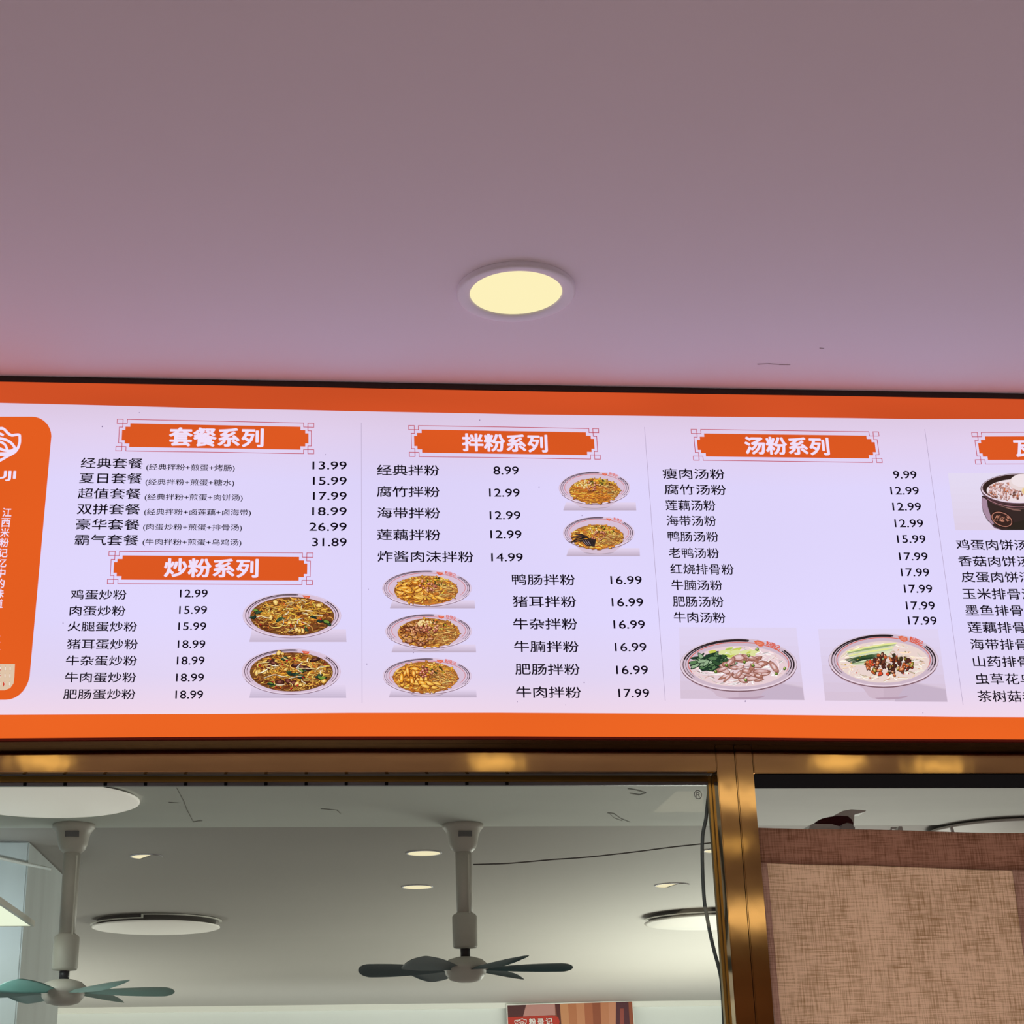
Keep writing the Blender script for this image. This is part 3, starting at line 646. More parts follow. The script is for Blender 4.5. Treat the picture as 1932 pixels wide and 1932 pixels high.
    mark_text(cx, cy, rx, ry, par)
# 8-9 soup bowls on pale square prints
def grad_quad(p, cs, c0, c1, n=8):
    q = quadmap(cs)
    for k in range(n):
        t = k/n; c = tuple(c0[i]+(c1[i]-c0[i])*t**1.4 for i in range(3)); p.poly([q(0, t), q(1, t), q(1, t+1/n), q(0, t+1/n)], c)
for cx, cy, rx, ry, cs, foot, kind in ((1393, 1255, 110.5, 50, [(1281, 1184), (1502, 1184.5), (1517.5, 1321.4), (1284, 1318.5)], (1353, 1446, 1320.4), 'pork'),
                                       (1666.5, 1246.8, 103.8, 50.6, [(1543, 1187), (1769, 1187), (1787.3, 1324.6), (1556.5, 1322)], (1634, 1716, 1320.4), 'pickle')):
    p = Pic(); grad_quad(p, cs, (224, 212, 242), (214, 192, 210))
    bl, br = cs[3], cs[2]
    for k in range(6):
        t = k/6; c = tuple((216, 198, 216)[i]-(20, 22, 18)[i]*t for i in range(3)); p.poly([(cx+rx*(.3+.05*t), br[1]-44+7*t), (br[0]-3.5-.3*t, br[1]-26+4*t), (br[0]-.3, br[1]-.6), (cx+rx*.2, br[1]-.8)], c)
    fx0, fx1, fyb = foot
    fr2 = smooth_pts([(cx-rx*.9, cy+ry*.4), (cx-rx*.74, cy+ry*.72), (fx0-10, cy+ry*.98), (fx0-2, cy+ry*1.14), (fx0+8, fyb-4), (fx0+24, fyb-1), (cx, fyb)], 4)
    for (xa_, ya_), (xb_, yb_) in zip(fr2, fr2[1:]):
        p.poly([(xa_, cy), (xb_, cy), (xb_, yb_), (xa_, ya_)], (208, 184, 202)); p.poly([(2*cx-xb_, cy), (2*cx-xa_, cy), (2*cx-xa_, ya_), (2*cx-xb_, yb_)], (202, 178, 196))
    p.poly([(fx0+16, fyb-3.4), (cx-10, fyb-.6), (cx+10, fyb-.2), (fx1-22, fyb-1.2), (fx1-8, fyb-4), (fx1-2, fyb-8), (cx+rx*.3, fyb-5.6)], (184, 156, 176))
    p.ell(cx, cy, rx, ry, (150, 122, 132)); p.ell(cx, cy-.6, rx-.8, ry-.9, (226, 206, 222)); p.ell(cx, cy-1.2, rx-3, ry-2.8, (206, 184, 200))
    p.arc(cx, cy+.2, rx-.6, ry-.3, 15, 165, 1.5, (120, 84, 94)); p.arc(cx, cy-1.1, rx-2.4, ry-2, 15, 165, 1.6, (238, 216, 228))
    for dr, wd in ((6, 2.9), (11, 1.9)):
        p.arc(cx, cy-dr*.12, rx-dr, ry-dr*.56, 190, 281, wd, (44, 34, 36)); p.arc(cx, cy-dr*.12, rx-dr, ry-dr*.56, 325, 372, wd, (48, 36, 40))
        p.arc(cx, cy-dr*.12, rx-dr, ry-dr*.56, 146, 190, wd*.5, (90, 66, 72)); p.arc(cx, cy-dr*.12, rx-dr, ry-dr*.56, 12, 26, wd*.5, (90, 66, 72))
    p.arc(cx, cy-1.6, rx-15.5, ry-8.6, 150, 390, 1.3, (214, 96, 76))
    sx, sy, srx, sry = cx+.5, cy+2.5, rx-18, ry-11.5
    p.ell(sx, sy, srx, sry, (232, 206, 212) if kind == 'pork' else (234, 212, 206))
    noodles(p, sx, sy, srx*.97, sry*.95, 150, [(240, 218, 222), (226, 194, 196), (246, 230, 232)] if kind == 'pork' else [(240, 218, 190), (232, 202, 170), (244, 228, 214)], (1.4, 2.4), (10, 26), 1.3, (206, 172, 160))
    if kind == 'pork':
        for _ in range(20): x, y = inside(sx-srx*.1, sy-sry*.66, srx*.46, sry*.22); p.blob(x, y, random.uniform(8, 14), random.uniform(2.4, 4), random.choice([(200, 206, 90), (222, 226, 160), (176, 196, 90), (226, 228, 190)]), random.gauss(-14, 12), None)
        for _ in range(60): x, y = inside(sx-srx*.52, sy-sry*.2, srx*.42, sry*.34); p.blob(x, y, random.uniform(6, 13), random.uniform(2.6, 4.6), random.choice([(52, 84, 52), (36, 62, 44), (92, 128, 84), (150, 176, 140)]), random.gauss(-10, 25), (30, 48, 36))
        for _ in range(34): x, y = inside(sx+srx*.16, sy+sry*.12, srx*.6, sry*.6); p.blob(x, y, random.uniform(6, 14), random.uniform(3, 5.5), random.choice([(206, 160, 156), (190, 138, 128), (220, 182, 178), (176, 120, 104)]), random.gauss(-5, 25), (150, 96, 84), (232, 204, 204))
        for bxp, byp in ((18, -20), (10, -8), (26, -2), (-44, 10), (12, 26), (70, 14), (86, 4), (34, -32), (-24, -2)): p.blob(sx+bxp, sy+byp, 3, 2.6, (104, 130, 48), None, (58, 70, 36), (196, 210, 120))
    else:
        for k in range(11):
            y = sy-sry*(.78-.075*k); p.line([(sx-srx*.82+k*1.2, y+12-k*.5), (sx-srx*.4, y+4), (sx+srx*.02, y-2), (sx+srx*.28-k*2, y-5)], random.uniform(2.2, 4), random.choice([(206, 214, 180), (222, 228, 196), (150, 170, 120), (230, 232, 150)]))
        for k in range(5): p.line([(sx-srx*.86+k*3, sy-sry*.1+k*1.6), (sx-srx*.45, sy-sry*.28+k*1.6), (sx-srx*.12, sy-sry*.4+k*2)], random.uniform(2, 3.6), random.choice([(38, 60, 40), (58, 84, 50)]))
        for _ in range(70): x, y = inside(sx+srx*.1, sy+sry*.14, srx*.52, sry*.52); p.blob(x, y, random.uniform(3, 6), random.uniform(2.2, 3.8), random.choice([(196, 96, 48), (86, 44, 36), (214, 120, 60), (112, 62, 44), (60, 52, 34), (222, 80, 50), (150, 140, 50)]), None, (62, 34, 28), (236, 180, 140) if random.random() < .4 else None)
        for _ in range(40): x, y = inside(sx, sy+sry*.1, srx*.85, sry*.75); p.blob(x, y, 1.7, 1, random.choice([(200, 70, 60), (196, 160, 60), (120, 120, 50), (214, 150, 90)]), None, None)
    a = math.radians(294); u = rx/100; mxp, myp = cx+(rx-rx*.085)*math.cos(a), cy+(ry-ry*.1)*math.sin(a)
    mxp -= 3
    p.poly([(mxp-9*u, myp-3.4*u), (mxp-2*u, myp-4.6*u), (mxp+8*u, myp-1.6*u), (mxp+9.6*u, myp+1.8*u), (mxp+6*u, myp+6*u), (mxp+1*u, myp+6.4*u), (mxp-5*u, myp+2.4*u)], (222, 108, 76))
    for d in (-.8, 1, 2.8): p.line([(mxp-4*u, myp-1+d), (mxp+1*u, myp-.2+d), (mxp+6*u, myp+1+d)], .5, (240, 190, 180))
    par = p.build('dish_photo', label='photo of soup noodles with sliced pork and greens' if kind == 'pork' else 'photo of soup noodles with pickled toppings')
    for k, ch in enumerate('粉录记'):
        a = math.radians(303+k*6); x = cx+(rx-rx*.08)*math.cos(a); y = cy+(ry-ry*.1)*math.sin(a); me = text_mesh(ch, .03)
        xs = [v.co.x for v in me.vertices]; ys = [v.co.y for v in me.vertices]; a0, a1, b0, b1 = min(xs), max(xs), min(ys), max(ys)
        for v in me.vertices:
            dx = ((v.co.x-a0)/(a1-a0)*2-1)*4.6; dy = (1-(v.co.y-b0)/(b1-b0)*2)*4.9
            v.co = P(x+dx-dy*.12, y+dy+dx*.42, 0)+Vector((0, -.0060, 0))
        link('rim_character', me, glow_mark, par)
# 10 brown crock
p = Pic(); grad_quad(p, [(1788, 892.5), (2060, 892.5), (2060, 1000.5), (1802, 1000.5)], (228, 218, 242), (222, 206, 228))
p.poly([(1866, 985), (1876, 997), (1890, 1000.5), (2058, 1000.5), (2058, 990)], (120, 92, 112))
p.poly([(1852, 936), (1851.5, 950), (1854, 966), (1862, 982), (1876, 994), (1890, 1000.4), (1970, 1000.4), (1990, 984), (1996, 960), (1994, 936)], (56, 42, 40))
p.poly([(1853, 938), (1852, 952), (1855, 966), (1862, 980), (1872, 990), (1878, 986), (1868, 972), (1863, 956), (1862, 944)], (168, 138, 160))
p.poly([(1912, 986), (1932, 982), (1984, 984), (1970, 1000.4), (1898, 1000.4)], (48, 40, 34))
p.ell(1923, 922.5, 73.5, 29, (92, 66, 74)); p.ell(1923, 922, 72, 27.6, (232, 214, 230)); p.ell(1923, 921, 70.2, 25.9, (92, 62, 64)); p.ell(1923, 920.5, 68.5, 24.6, (52, 36, 34))
p.ell(1927, 925.5, 66, 22, (238, 222, 228))
for _ in range(190):
    x, y = inside(1899, 927, 37, 17); k = (y-910)/34
    p.blob(x, y, random.uniform(1.6, 3.6), random.uniform(1.1, 2.2), random.choice([(222, 186, 186), (206, 160, 152), (176, 122, 110), (236, 206, 204)] if random.random() > k*.5 else [(120, 74, 60), (196, 110, 70), (90, 60, 56)]), None, (150, 108, 104) if random.random() < .5 else None)
p.ell(1931, 911, 27, 16.5, (232, 214, 214)); p.ell(1929, 907.5, 22, 12, (240, 226, 230)); p.blob(1934, 925, 9, 6, (238, 214, 168), 0, None); p.ell(1938, 928, 10, 8, (232, 200, 140))
p.arc(1923, 924.5, 73, 29, 25, 165, 1.1, (100, 60, 70)); p.arc(1923, 927.5, 70, 29.5, 30, 150, 1.2, (170, 120, 130)); p.arc(1923, 930, 68, 30, 40, 140, .9, (110, 76, 76))
p.ell(1889.5, 980.5, 22.5, 14.2, (40, 26, 24), rot=24); p.ell(1889.5, 980.5, 20.6, 12.6, (190, 128, 110), rot=24); p.ell(1889.5, 980.5, 19, 11.2, (58, 38, 34), rot=24)
for _ in range(26):
    x, y = inside(1889.5, 980.5, 14, 8); a = random.gauss(.4, .5); L = random.uniform(2, 4.5); p.line([(x-L*math.cos(a), y-L*math.sin(a)*.7), (x, y+.6), (x+L*math.cos(a), y+L*math.sin(a)*.7)], 1.0, random.choice([(206, 140, 118), (178, 118, 96), (226, 166, 140)]))
for k in range(4): p.line([(1888+k*3, 955+k*1.2), (1905+k*2, 960+k), (1925, 963+k*.6)], .6, (150, 110, 100))
p.build('dish_photo', label='photo of brown clay crock with meat soup')
# small beige strip of cups at the foot of the side panel
p = Pic(); p.poly([(-60, 1253.2), (28.4, 1253.2), (27.3, 1278), (25.6, 1290), (19.5, 1298.5), (9, 1302.6), (-60, 1303)], (224, 196, 168))
for r_, yy in enumerate((1259, 1273, 1288)):
    for k in range(6):
        x = 19.5-k*9.2-r_*.6; p.line([(x, yy-1), (x, yy+6)], 2.6, (240, 226, 216)); p.line([(x, yy-2.4), (x, yy-.4)], 1, (170, 140, 120)); p.line([(x-2, yy+6), (x+2, yy+6)], .8, (206, 176, 150))
p.poly([(6.2, 1286), (9.4, 1291), (5.6, 1297.5)], (206, 62, 40)); p.poly([(-3, 1262), (2, 1264), (-2, 1268)], (206, 70, 46)); p.poly([(-3, 1272), (1.6, 1275), (-3, 1280)], (206, 70, 46))
for yy in (1200.5, 1212, 1226): p.line([(-6, yy), (1.2, yy)], 1.6, (232, 150, 160))
p.build('cup_pattern_print')

# ---------------------------------------------------------------- brass window and door frames
win = tag(empty('window_1', (0, YF, 1.0)), 'brass framed serving window left of the paired posts', kind='structure')
door = tag(empty('door_1', (1.1, YF, 0)), 'brass framed doorway with a linen curtain', kind='structure')
YB = YF+.042
zt = Z_BOARD_BOT+.0015
pL0, pL1 = P(1351.5, 1432, YF).x, P(1386, 1432, YF).x
pR0, pR1 = P(1387.2, 1432, YF).x, P(1419.5, 1432, YF).x
box('header_rail', M_brass, (-1.3, YF, zHB), (pL0-.0008, YF+.014, zt), win, .0012)
box('header_core', M_dark, (-1.3, YF+.0145, zHB+.013), (pL0, YB, zt), win)
zDH = P(1700, 1459, YF).z
box('header_rail', M_brass, (pR1+.0012, YF, zDH), (2.3, YB, zt), door, .0012)
box('frame_post', M_brass, (pL0, YF, .0), (pL1, YB, zt-.002), win, .0012)
box('frame_post', M_brass, (pR0, YF-.001, .0), (pR1, YB, zt-.002), door, .0016)
box('reveal', M_dark, (pL1-.001, YF+.006, 0), (pR0+.001, YB-.004, zt-.004), door)
# sliding sash inside the window
ys = YB+.003; zs1 = P(700, 1463.5, ys).z; zs0 = P(700, 1475, ys).z
xs1 = P(1349, 1500, ys).x; xs0 = P(1338, 1500, ys).x
box('track', M_bead, (-1.3, YB-.006, zs1+.0009), (pL0-.001, ys+.02, zHB+.0125), win)
box('glazing_bead', M_bead, (-1.3, ys+.004, P(700, 1481, ys).z), (xs0, ys+.013, zs0-.0002), win)
box('sash_rail', M_brass2, (-1.3, ys, zs0), (xs0, ys+.014, zs1), win, .0008)
box('sash_stile', M_brass2, (xs0, ys, 1.0), (xs1-.004, ys+.014, zs1), win, .0008)
box('sash_stile', M_track, (xs1-.004, ys+.001, 1.0), (pL0+.003, ys+.012, zs1), win)
box('sill_rail', M_brass, (-1.3, YF-.01, .99), (pL0, YB+.03, 1.03), win, .0012)
box('window_pane', M_glass, (-1.3, ys+.008, 1.03), (xs0+.003, ys+.012, zs0+.002), win)
for k in range(13):                          # little clips in the track
    x = P(48+75.7*k, 1460, ys).x
    box('track_clip', M_black, (x-.0025, YB-.009, zs1+.0008), (x+.0025, YB-.0062, zHB+.004), win)
    box('track_clip', M_black, (x-.0025, ys+.001, P(700, 1481, ys).z), (x+.0025, ys+.0038, zs0-.0003), win)
text('sticker_mark', '®', 1309.5, 1324.5, 1499, 1499.3, 17.5, mat('sticker_ink', (.03, .03, .03), .5), Y=ys+.0065, parent=win, label='registered mark sticker in the corner of the pane')
# black housing above the doorway
bx0 = pR1+.0005
box('shutter_housing', M_black, (bx0, YF+.004, P(1700, 1485.5, YF+.004).z), (2.3, YF+.012, zDH-.0004), door)

# ---------------------------------------------------------------- curtain and rod
YC = .15
cur = empty('linen_curtain', (P(1700, 1932, YC).x, YC, .55))
tag(cur, 'brown linen doorway curtain with darker folded top hem', 'curtain')
def Pc(x, y, d=0): return P(x, y, YC+d)
xa, xb = Pc(1436, 1640).x, Pc(1946, 1640).x
def ctop(x): a, b = Pc(1436, 1563), Pc(1932, 1573.5); return a.z+(b.z-a.z)*(x-a.x)/(b.x-a.x)
def chem(x): a, b = Pc(1436, 1627, -.002), Pc(1932, 1642, -.002); return a.z+(b.z-a.z)*(x-a.x)/(b.x-a.x)
def fold(x, z): return .004*math.sin(x*21+z*2)+.003*math.sin(x*47+1.3)*max(0, (2.0-z))
def cloth(x0, x1, z0f, z1f, off, nx=60, nz=30, thick=.0012):
    bm = bmesh.new(); g = []
    for side in (0, 1):
        g.append([[bm.verts.new((x0+(x1-x0)*i/nx, YC+off+side*thick+fold(x0+(x1-x0)*i/nx, z0f(x0+(x1-x0)*i/nx)*(1-j/nz)+z1f(x0+(x1-x0)*i/nx)*j/nz),
                 z0f(x0+(x1-x0)*i/nx)*(1-j/nz)+z1f(x0+(x1-x0)*i/nx)*j/nz)) for j in range(nz+1)] for i in range(nx+1)])
    a, b = g
    for i in range(nx):
        for j in range(nz):
            bm.faces.new((a[i][j], a[i+1][j], a[i+1][j+1], a[i][j+1])); bm.faces.new((b[i][j+1], b[i+1][j+1], b[i+1][j], b[i][j]))
    for i in range(nx):
        bm.faces.new((a[i][0], b[i][0], b[i+1][0], a[i+1][0])); bm.faces.new((a[i][nz], a[i+1][nz], b[i+1][nz], b[i][nz]))
    for j in range(nz):
        bm.faces.new((a[0][j], a[0][j+1], b[0][j+1], b[0][j])); bm.faces.new((a[nx][j+1], a[nx][j], b[nx][j], b[nx][j+1]))
    return bm
obj('cloth_panel', cloth(xa+.003, xb-.003, lambda x: .55, ctop, 0), M_linen, cur, True)
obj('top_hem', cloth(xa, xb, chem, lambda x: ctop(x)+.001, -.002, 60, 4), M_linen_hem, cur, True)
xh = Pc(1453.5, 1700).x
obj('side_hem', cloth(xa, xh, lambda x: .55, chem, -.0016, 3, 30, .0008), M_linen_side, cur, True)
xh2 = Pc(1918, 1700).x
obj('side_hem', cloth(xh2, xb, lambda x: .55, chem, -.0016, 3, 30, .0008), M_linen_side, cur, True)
rod = bmesh.new(); tube(rod, [(xa-.02, YC+.012, ctop(xa)-.014), (xb+.02, YC+.012, ctop(xb)-.014)], .006, 10)
tag(obj('curtain_rod', rod, M_rim, None, True), 'thin pale rod threaded through the linen curtain hem', 'rod')

# ---------------------------------------------------------------- downlights
def downlight(cx, cy, zc_, r_out, r_in, label, M_lit, group=None, cut=None, drop=.006):
    t = tag(empty('downlight', (cx, cy, zc_)), label, 'ceiling light', group)
    bm = bmesh.new(); lathe(bm, [(r_in, -.001), (r_in+.001, -drop*.65), (r_in+.003, -drop*.8), (r_out-.004, -drop), (r_out, -drop+.0015), (r_out, -.0002)], 72)
    obj('trim_ring', bm, M_trim, t, True, True)
    bm = bmesh.new(); lathe(bm, [(0, -drop*.55), (r_in*.8, -drop*.55), (r_in+.0006, -drop*.5)], 72)
    if cut:
        geom = bm.verts[:]+bm.edges[:]+bm.faces[:]
        bmesh.ops.bisect_plane(bm, geom=geom, plane_co=cut[0], plane_no=cut[1], clear_outer=True)
    obj('diffuser', bm, M_lit, t, True, True)
    if cut:
        bm = bmesh.new(); lathe(bm, [(0, -drop*1.1), (r_out, -drop*1.1), (r_out, -drop*.3)], 48)
        geom = bm.verts[:]+bm.edges[:]+bm.faces[:]
        bmesh.ops.bisect_plane(bm, geom=geom, plane_co=cut[0], plane_no=(-cut[1][0], -cut[1][1], 0), clear_outer=True)
        obj('cover_plate', bm, M_k_ceil, t, False, True)
    return t
M_trim = mat('downlight_trim', (.92, .90, .99), .45)
cc = C(973, 553, CEIL_Z)
zz = CEIL_Z-.004
a = C(887, 553, zz); b = C(1059, 553, zz); r_in = (b-a).length/2
a2 = C(861, 551, zz); b2 = C(1085, 549, zz); r_out = (b2-a2).length/2
downlight((a.x+b.x)/2, (a.y+b.y)/2-.002, CEIL_Z, r_out, r_in, 'round recessed downlight glowing warm yellow above the menu board', M_warm, drop=.009)
# others of the dining room, behind the camera (they glint in the brass)
M_on = glow('room_lamp_lit', (3.0, 2.4, 1.2))
for x, y, lab in ((.62, -3.06, 'dining room downlight overhead behind the viewer, second from the left'), (1.84, -3.0, 'dining room downlight behind the viewer, nearest the doorway posts'),
                  (2.25, -3.13, 'rightmost dining room downlight behind the viewer'), (-.95, -3.0, 'leftmost dining room downlight behind the viewer'),
                  (1.93, -4.95, 'farthest dining room downlight from the menu board')):
    downlight(x, y, CEIL_Z, r_out*1.3, r_in*1.4, lab, M_on, 'dining room downlights behind the viewer')
def square_lamp(x0, x1, y0, y1, lab):
    t = tag(empty('square_panel_lamp', ((x0+x1)/2, (y0+y1)/2, CEIL_Z)), lab, 'ceiling light')
    box('lit_diffuser', M_on2, (x0+.02, y0+.02, CEIL_Z-.012), (x1-.02, y1-.02, CEIL_Z-.001), t)
    bm = bmesh.new()
    for q in ((x0, x1, y0, y0+.019), (x0, x1, y1-.019, y1), (x0, x0+.019, y0+.019, y1-.019), (x1-.019, x1, y0+.019, y1-.019)): bx(bm, *q, CEIL_Z-.014, CEIL_Z-.0005)
    obj('panel_frame', bm, M_rim, t)
M_on2 = glow('room_panel_lit', (2.3, 1.9, 1.3))
square_lamp(1.35, 1.95, -3.9, -3.4, 'dining room square lamp nearer the menu board, behind the viewer')
square_lamp(2.2, 3.3, -8.3, -7.1, 'dining room square lamp by the rear wall')
for n, (px, py, wpx, lab, cut) in enumerate(((800, 1608.5, 64, 'nearer of two small oval downlights left of the middle ceiling fan', None),
                                       (787.5, 1672.5, 56, 'farther of two small oval downlights left of the middle ceiling fan', None),
                                       (276, 1615, 58, 'half covered downlight between left fan and its round lamp', ((.0, 0, 0), (1, .55, 0))),
                                       (1268, 1669.5, 62, 'half covered downlight above the right round lamp behind the glass', ((.0, 0, 0), (1, .2, 0))),
                                       (1352, 1604, 48, 'downlight mostly hidden at the right edge of the window pane', None))):
    p0, p1 = C(px-wpx/2, py, K_Z), C(px+wpx/2, py, K_Z); c_ = (p0+p1)/2; r = (p1-p0).length/2
    t = downlight(c_.x, c_.y, K_Z, r+.002, r, lab, M_warm2, 'small downlights behind the glass', cut, .003)

# ---------------------------------------------------------------- round ceiling lamps (some diffusers given a faint glow)
def round_lamp(px, py, wpx, z, label, drop=.03, rim=True, glowv=.1, al=.85):
    p0, p1 = C(px-wpx/2, py, z-drop), C(px+wpx/2, py, z-drop); c_ = (p0+p1)/2; r = (p1-p0).length/2
    t = tag(empty('round_ceiling_lamp', (c_.x, c_.y, z)), label, 'ceiling light', 'round disc lamps behind the glass')
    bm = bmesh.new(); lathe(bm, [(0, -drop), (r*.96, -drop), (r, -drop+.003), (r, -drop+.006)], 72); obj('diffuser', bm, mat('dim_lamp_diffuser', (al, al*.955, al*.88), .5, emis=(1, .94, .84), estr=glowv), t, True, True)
    bm = bmesh.new(); lathe(bm, [(r*.97, -drop+.0065), (r*.93, -drop+.011), (r*.93, -.0002), (r*.5, -.0002)], 72); obj('lamp_body', bm, M_k_dark, t, True, True)
    if rim:
        for a0, a1, zz_, nm in ((math.radians(-178), math.radians(-97), -drop+.012, 0), (math.radians(-97), math.radians(6), -drop+.024, 1)):
            bm = bmesh.new(); n = 24; g = []
            for k in range(n+1):
                a_ = a0+(a1-a0)*k/n; g.append([bm.verts.new((rr*math.cos(a_), rr*math.sin(a_), hh)) for rr, hh in ((r*.99, zz_), (r*1.03, zz_), (r*1.03, zz_+.003), (r*.99, zz_+.003))])
            for q0, q1 in zip(g, g[1:]):
                for k in range(4): bm.faces.new((q0[k], q0[(k+1) % 4], q1[(k+1) % 4], q1[k]))
            bm.faces.new(g[0]); bm.faces.new(g[-1]); bmesh.ops.recalc_face_normals(bm, faces=bm.faces[:]); obj('rim_trim', bm, M_rim, t, False, True)
        a_ = math.radians(-97); bm = bmesh.new(); tube(bm, [(r*1.01*math.cos(a_), r*1.01*math.sin(a_), -drop+.012), (r*1.01*math.cos(a_), r*1.01*math.sin(a_), -drop+.027)], .0045, 6); obj('rim_step', bm, M_rim, t, False, True)
    return t
M_k_dark = mat('lamp_side', (.20, .19, .175), .7)
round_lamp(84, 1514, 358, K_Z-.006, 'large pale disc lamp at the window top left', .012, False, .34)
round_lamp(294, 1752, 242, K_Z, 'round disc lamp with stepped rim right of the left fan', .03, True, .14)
round_lamp(1343, 1742, 246, K_Z, 'round disc lamp cut off by the right edge of the glass', .03, True, 0, .56)
round_lamp(1890, 1572, 270, K_Z-.006, 'round disc lamp just showing over the linen curtain', .012, False, 0, .5)

# ---------------------------------------------------------------- ceiling fans
def fan(px, label, spin, blade_mat, d=0.0):
    c_ = C(px, 1551, K_Z); t = tag(empty('ceiling_fan', (c_.x, c_.y, K_Z), spin), label, 'ceiling fan', 'small teal-bladed ceiling fans behind the glass')
    z0 = -.006 if c_.y < yStrip else 0
    bm = bmesh.new(); lathe(bm, [(0, z0), (.052, z0), (.0525, -.014), (.049, -.018), (.043, -.026), (.039, -.038), (.036, -.056), (.031, -.068), (.021, -.077), (0, -.077)], 40); can = obj('canopy', bm, M_fan, t, True, True)
    bm = bmesh.new(); bx(bm, -.017, .017, -.0435, -.030, -.042, -.029)
    sp = obj('rating_label', bm, mat('label_grey', (.16, .16, .17), .6), can, False, True); sp.rotation_euler = (0, 0, -spin+.06)
    bm = bmesh.new(); lathe(bm, [(0, -.06), (.0203, -.06), (.0203, -.245+d), (0, -.245+d)], 28); rd = obj('down_rod', bm, M_fan, t, True, True)
    bm = bmesh.new(); bx(bm, .012, .0155, -.0215, -.0185, -.24+d, -.085); obj('seam_wire', bm, M_rim, rd, False, True)
    bm = bmesh.new(); lathe(bm, [(.0204, -.226+d), (.027, -.230+d), (.031, -.235+d), (.031, -.306+d), (.028, -.311+d), (.012, -.313+d), (0, -.313+d)], 32); obj('rod_sleeve', bm, M_fan, t, True, True)
    bm = bmesh.new(); lathe(bm, [(0, -.31+d), (.012, -.31+d), (.012, -.334+d), (0, -.334+d)], 20); obj('shaft', bm, M_shaft, t, True, True)
    bm = bmesh.new(); lathe(bm, [(0, -.331+d), (.022, -.333+d), (.042, -.339+d), (.055, -.350+d), (.057, -.362+d), (.051, -.366+d), (.050, -.374+d), (.038, -.388+d), (.018, -.393+d), (0, -.393+d)], 40); obj('motor_housing', bm, M_fan, t, True, True)
    proto = None
    for k in range(6):
        ang = k*math.pi/3
        if proto is None:
            bm = bmesh.new(); us = [k/10*.86 for k in range(10)]+[.86+.14*math.sin(k*math.pi/2/9) for k in range(10)]; g = []
            for u in us:
                x = .045+.220*u; wd = (.011+.026*math.sin(min(1, u*1.25)*math.pi/2)) * (math.sqrt(max(0, 1-((u-.86)/.14)**2)) if u > .86 else 1)
                wd = max(wd, .0035); row = []
                for j in range(7):
                    v_ = j/6*2-1; row.append(bm.verts.new((x, v_*wd+.012*u, .16*wd*(1-v_*v_)-.004*u)))
                g.append(row)
            for a_, b_ in zip(g, g[1:]):
                for j in range(6): bm.faces.new((a_[j], a_[j+1], b_[j+1], b_[j]))
            bmesh.ops.solidify(bm, geom=bm.faces[:], thickness=.0016)
            me = bpy.data.meshes.new('blade'); bm.to_mesh(me); bm.free(); me.materials.append(blade_mat)
            for q in me.polygons: q.use_smooth = True
            proto = me
        o = bpy.data.objects.new('blade', proto); COL.objects.link(o); o.parent = t
        o.location = (0, 0, -.362+d); o.rotation_euler = (Matrix.Rotation(ang, 3, 'Z') @ Matrix.Rotation(math.radians(21), 3, 'X')).to_euler()
    return t
fan(873, 'small ceiling fan with teal blades right of two oval downlights', math.radians(-8), M_blade)
M_blade2 = mat('teal_blade_lit', (.28, .45, .44), .3)  # same teal plastic, paler to paint in the light on the left fan
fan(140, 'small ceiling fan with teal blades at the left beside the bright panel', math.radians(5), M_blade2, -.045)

# ---------------------------------------------------------------- left side: boxed duct and hanging LED panel
h_w = C(50, 1565, K_Z); h_e = C(112, 1655, K_Z)
xw = (h_w.x+h_e.x)/2
blk = box('boxed_duct', M_k_block, (-3.15, 1.90, 0), (xw, h_e.y, K_Z-.0005), None, .004)
tag(blk, 'pale full height boxed partition behind the left fan', 'partition')
zp = EYE.z+.45
a = C(65, 1747, zp); b = C(0, 1690, zp)
led = tag(empty('led_panel', ((a.x-.3), (a.y+b.y)/2-.1, zp)), 'glaring white square lamp panel at the left window edge', 'ceiling light')
y0p, y1p = b.y-.35, a.y; x1p = a.x; x0p = a.x-.6
box('lit_diffuser', M_cool, (x0p+.008, y0p+.008, zp), (x1p-.008, y1p-.008, zp+.006), led)
bm = bmesh.new(); bx(bm, x0p, x1p, y0p, y0p+.008, zp-.001, zp+.012); bx(bm, x0p, x1p, y1p-.008, y1p, zp-.001, zp+.012)
bx(bm, x0p, x0p+.008, y0p+.008, y1p-.008, zp-.001, zp+.012); bx(bm, x1p-.008, x1p, y0p+.008, y1p-.008, zp-.001, zp+.012); bx(bm, x0p+.008, x1p-.008, y0p+.008, y1p-.008, zp+.007, zp+.012)
obj('panel_frame', bm, M_rim, led)
for xx in (x0p+.05, x0p+.25):
    bm = bmesh.new(); tube(bm, [(xx, (y0p+y1p)/2, zp+.011), (xx, (y0p+y1p)/2, K_Z-.004)], .0015, 6); obj('hanging_wire', bm, M_wire, led)
area('led_panel_light', ((x0p+x1p)/2, (y0p+y1p)/2, zp-.004), (0, 0, 0), .5, .5, 3, (.92, 1, .98))
area('duct_front_fill', (x0p+.3, y1p+.004, zp+.004), (math.radians(95), 0, 0), .56, .02, .7, (.88, .98, 1))  # added fill for the duct front, stands in for sideways panel glow
bm = bmesh.new(); tube(bm, [P(x, y, 1.8955) for x, y in ((-60, 1608), (0, 1619), (40, 1628), (97, 1640))], .0045, 8)
tag(obj('conduit', bm, M_rim, None, True), 'thin pale conduit running left from the left fan rod', 'pipe')

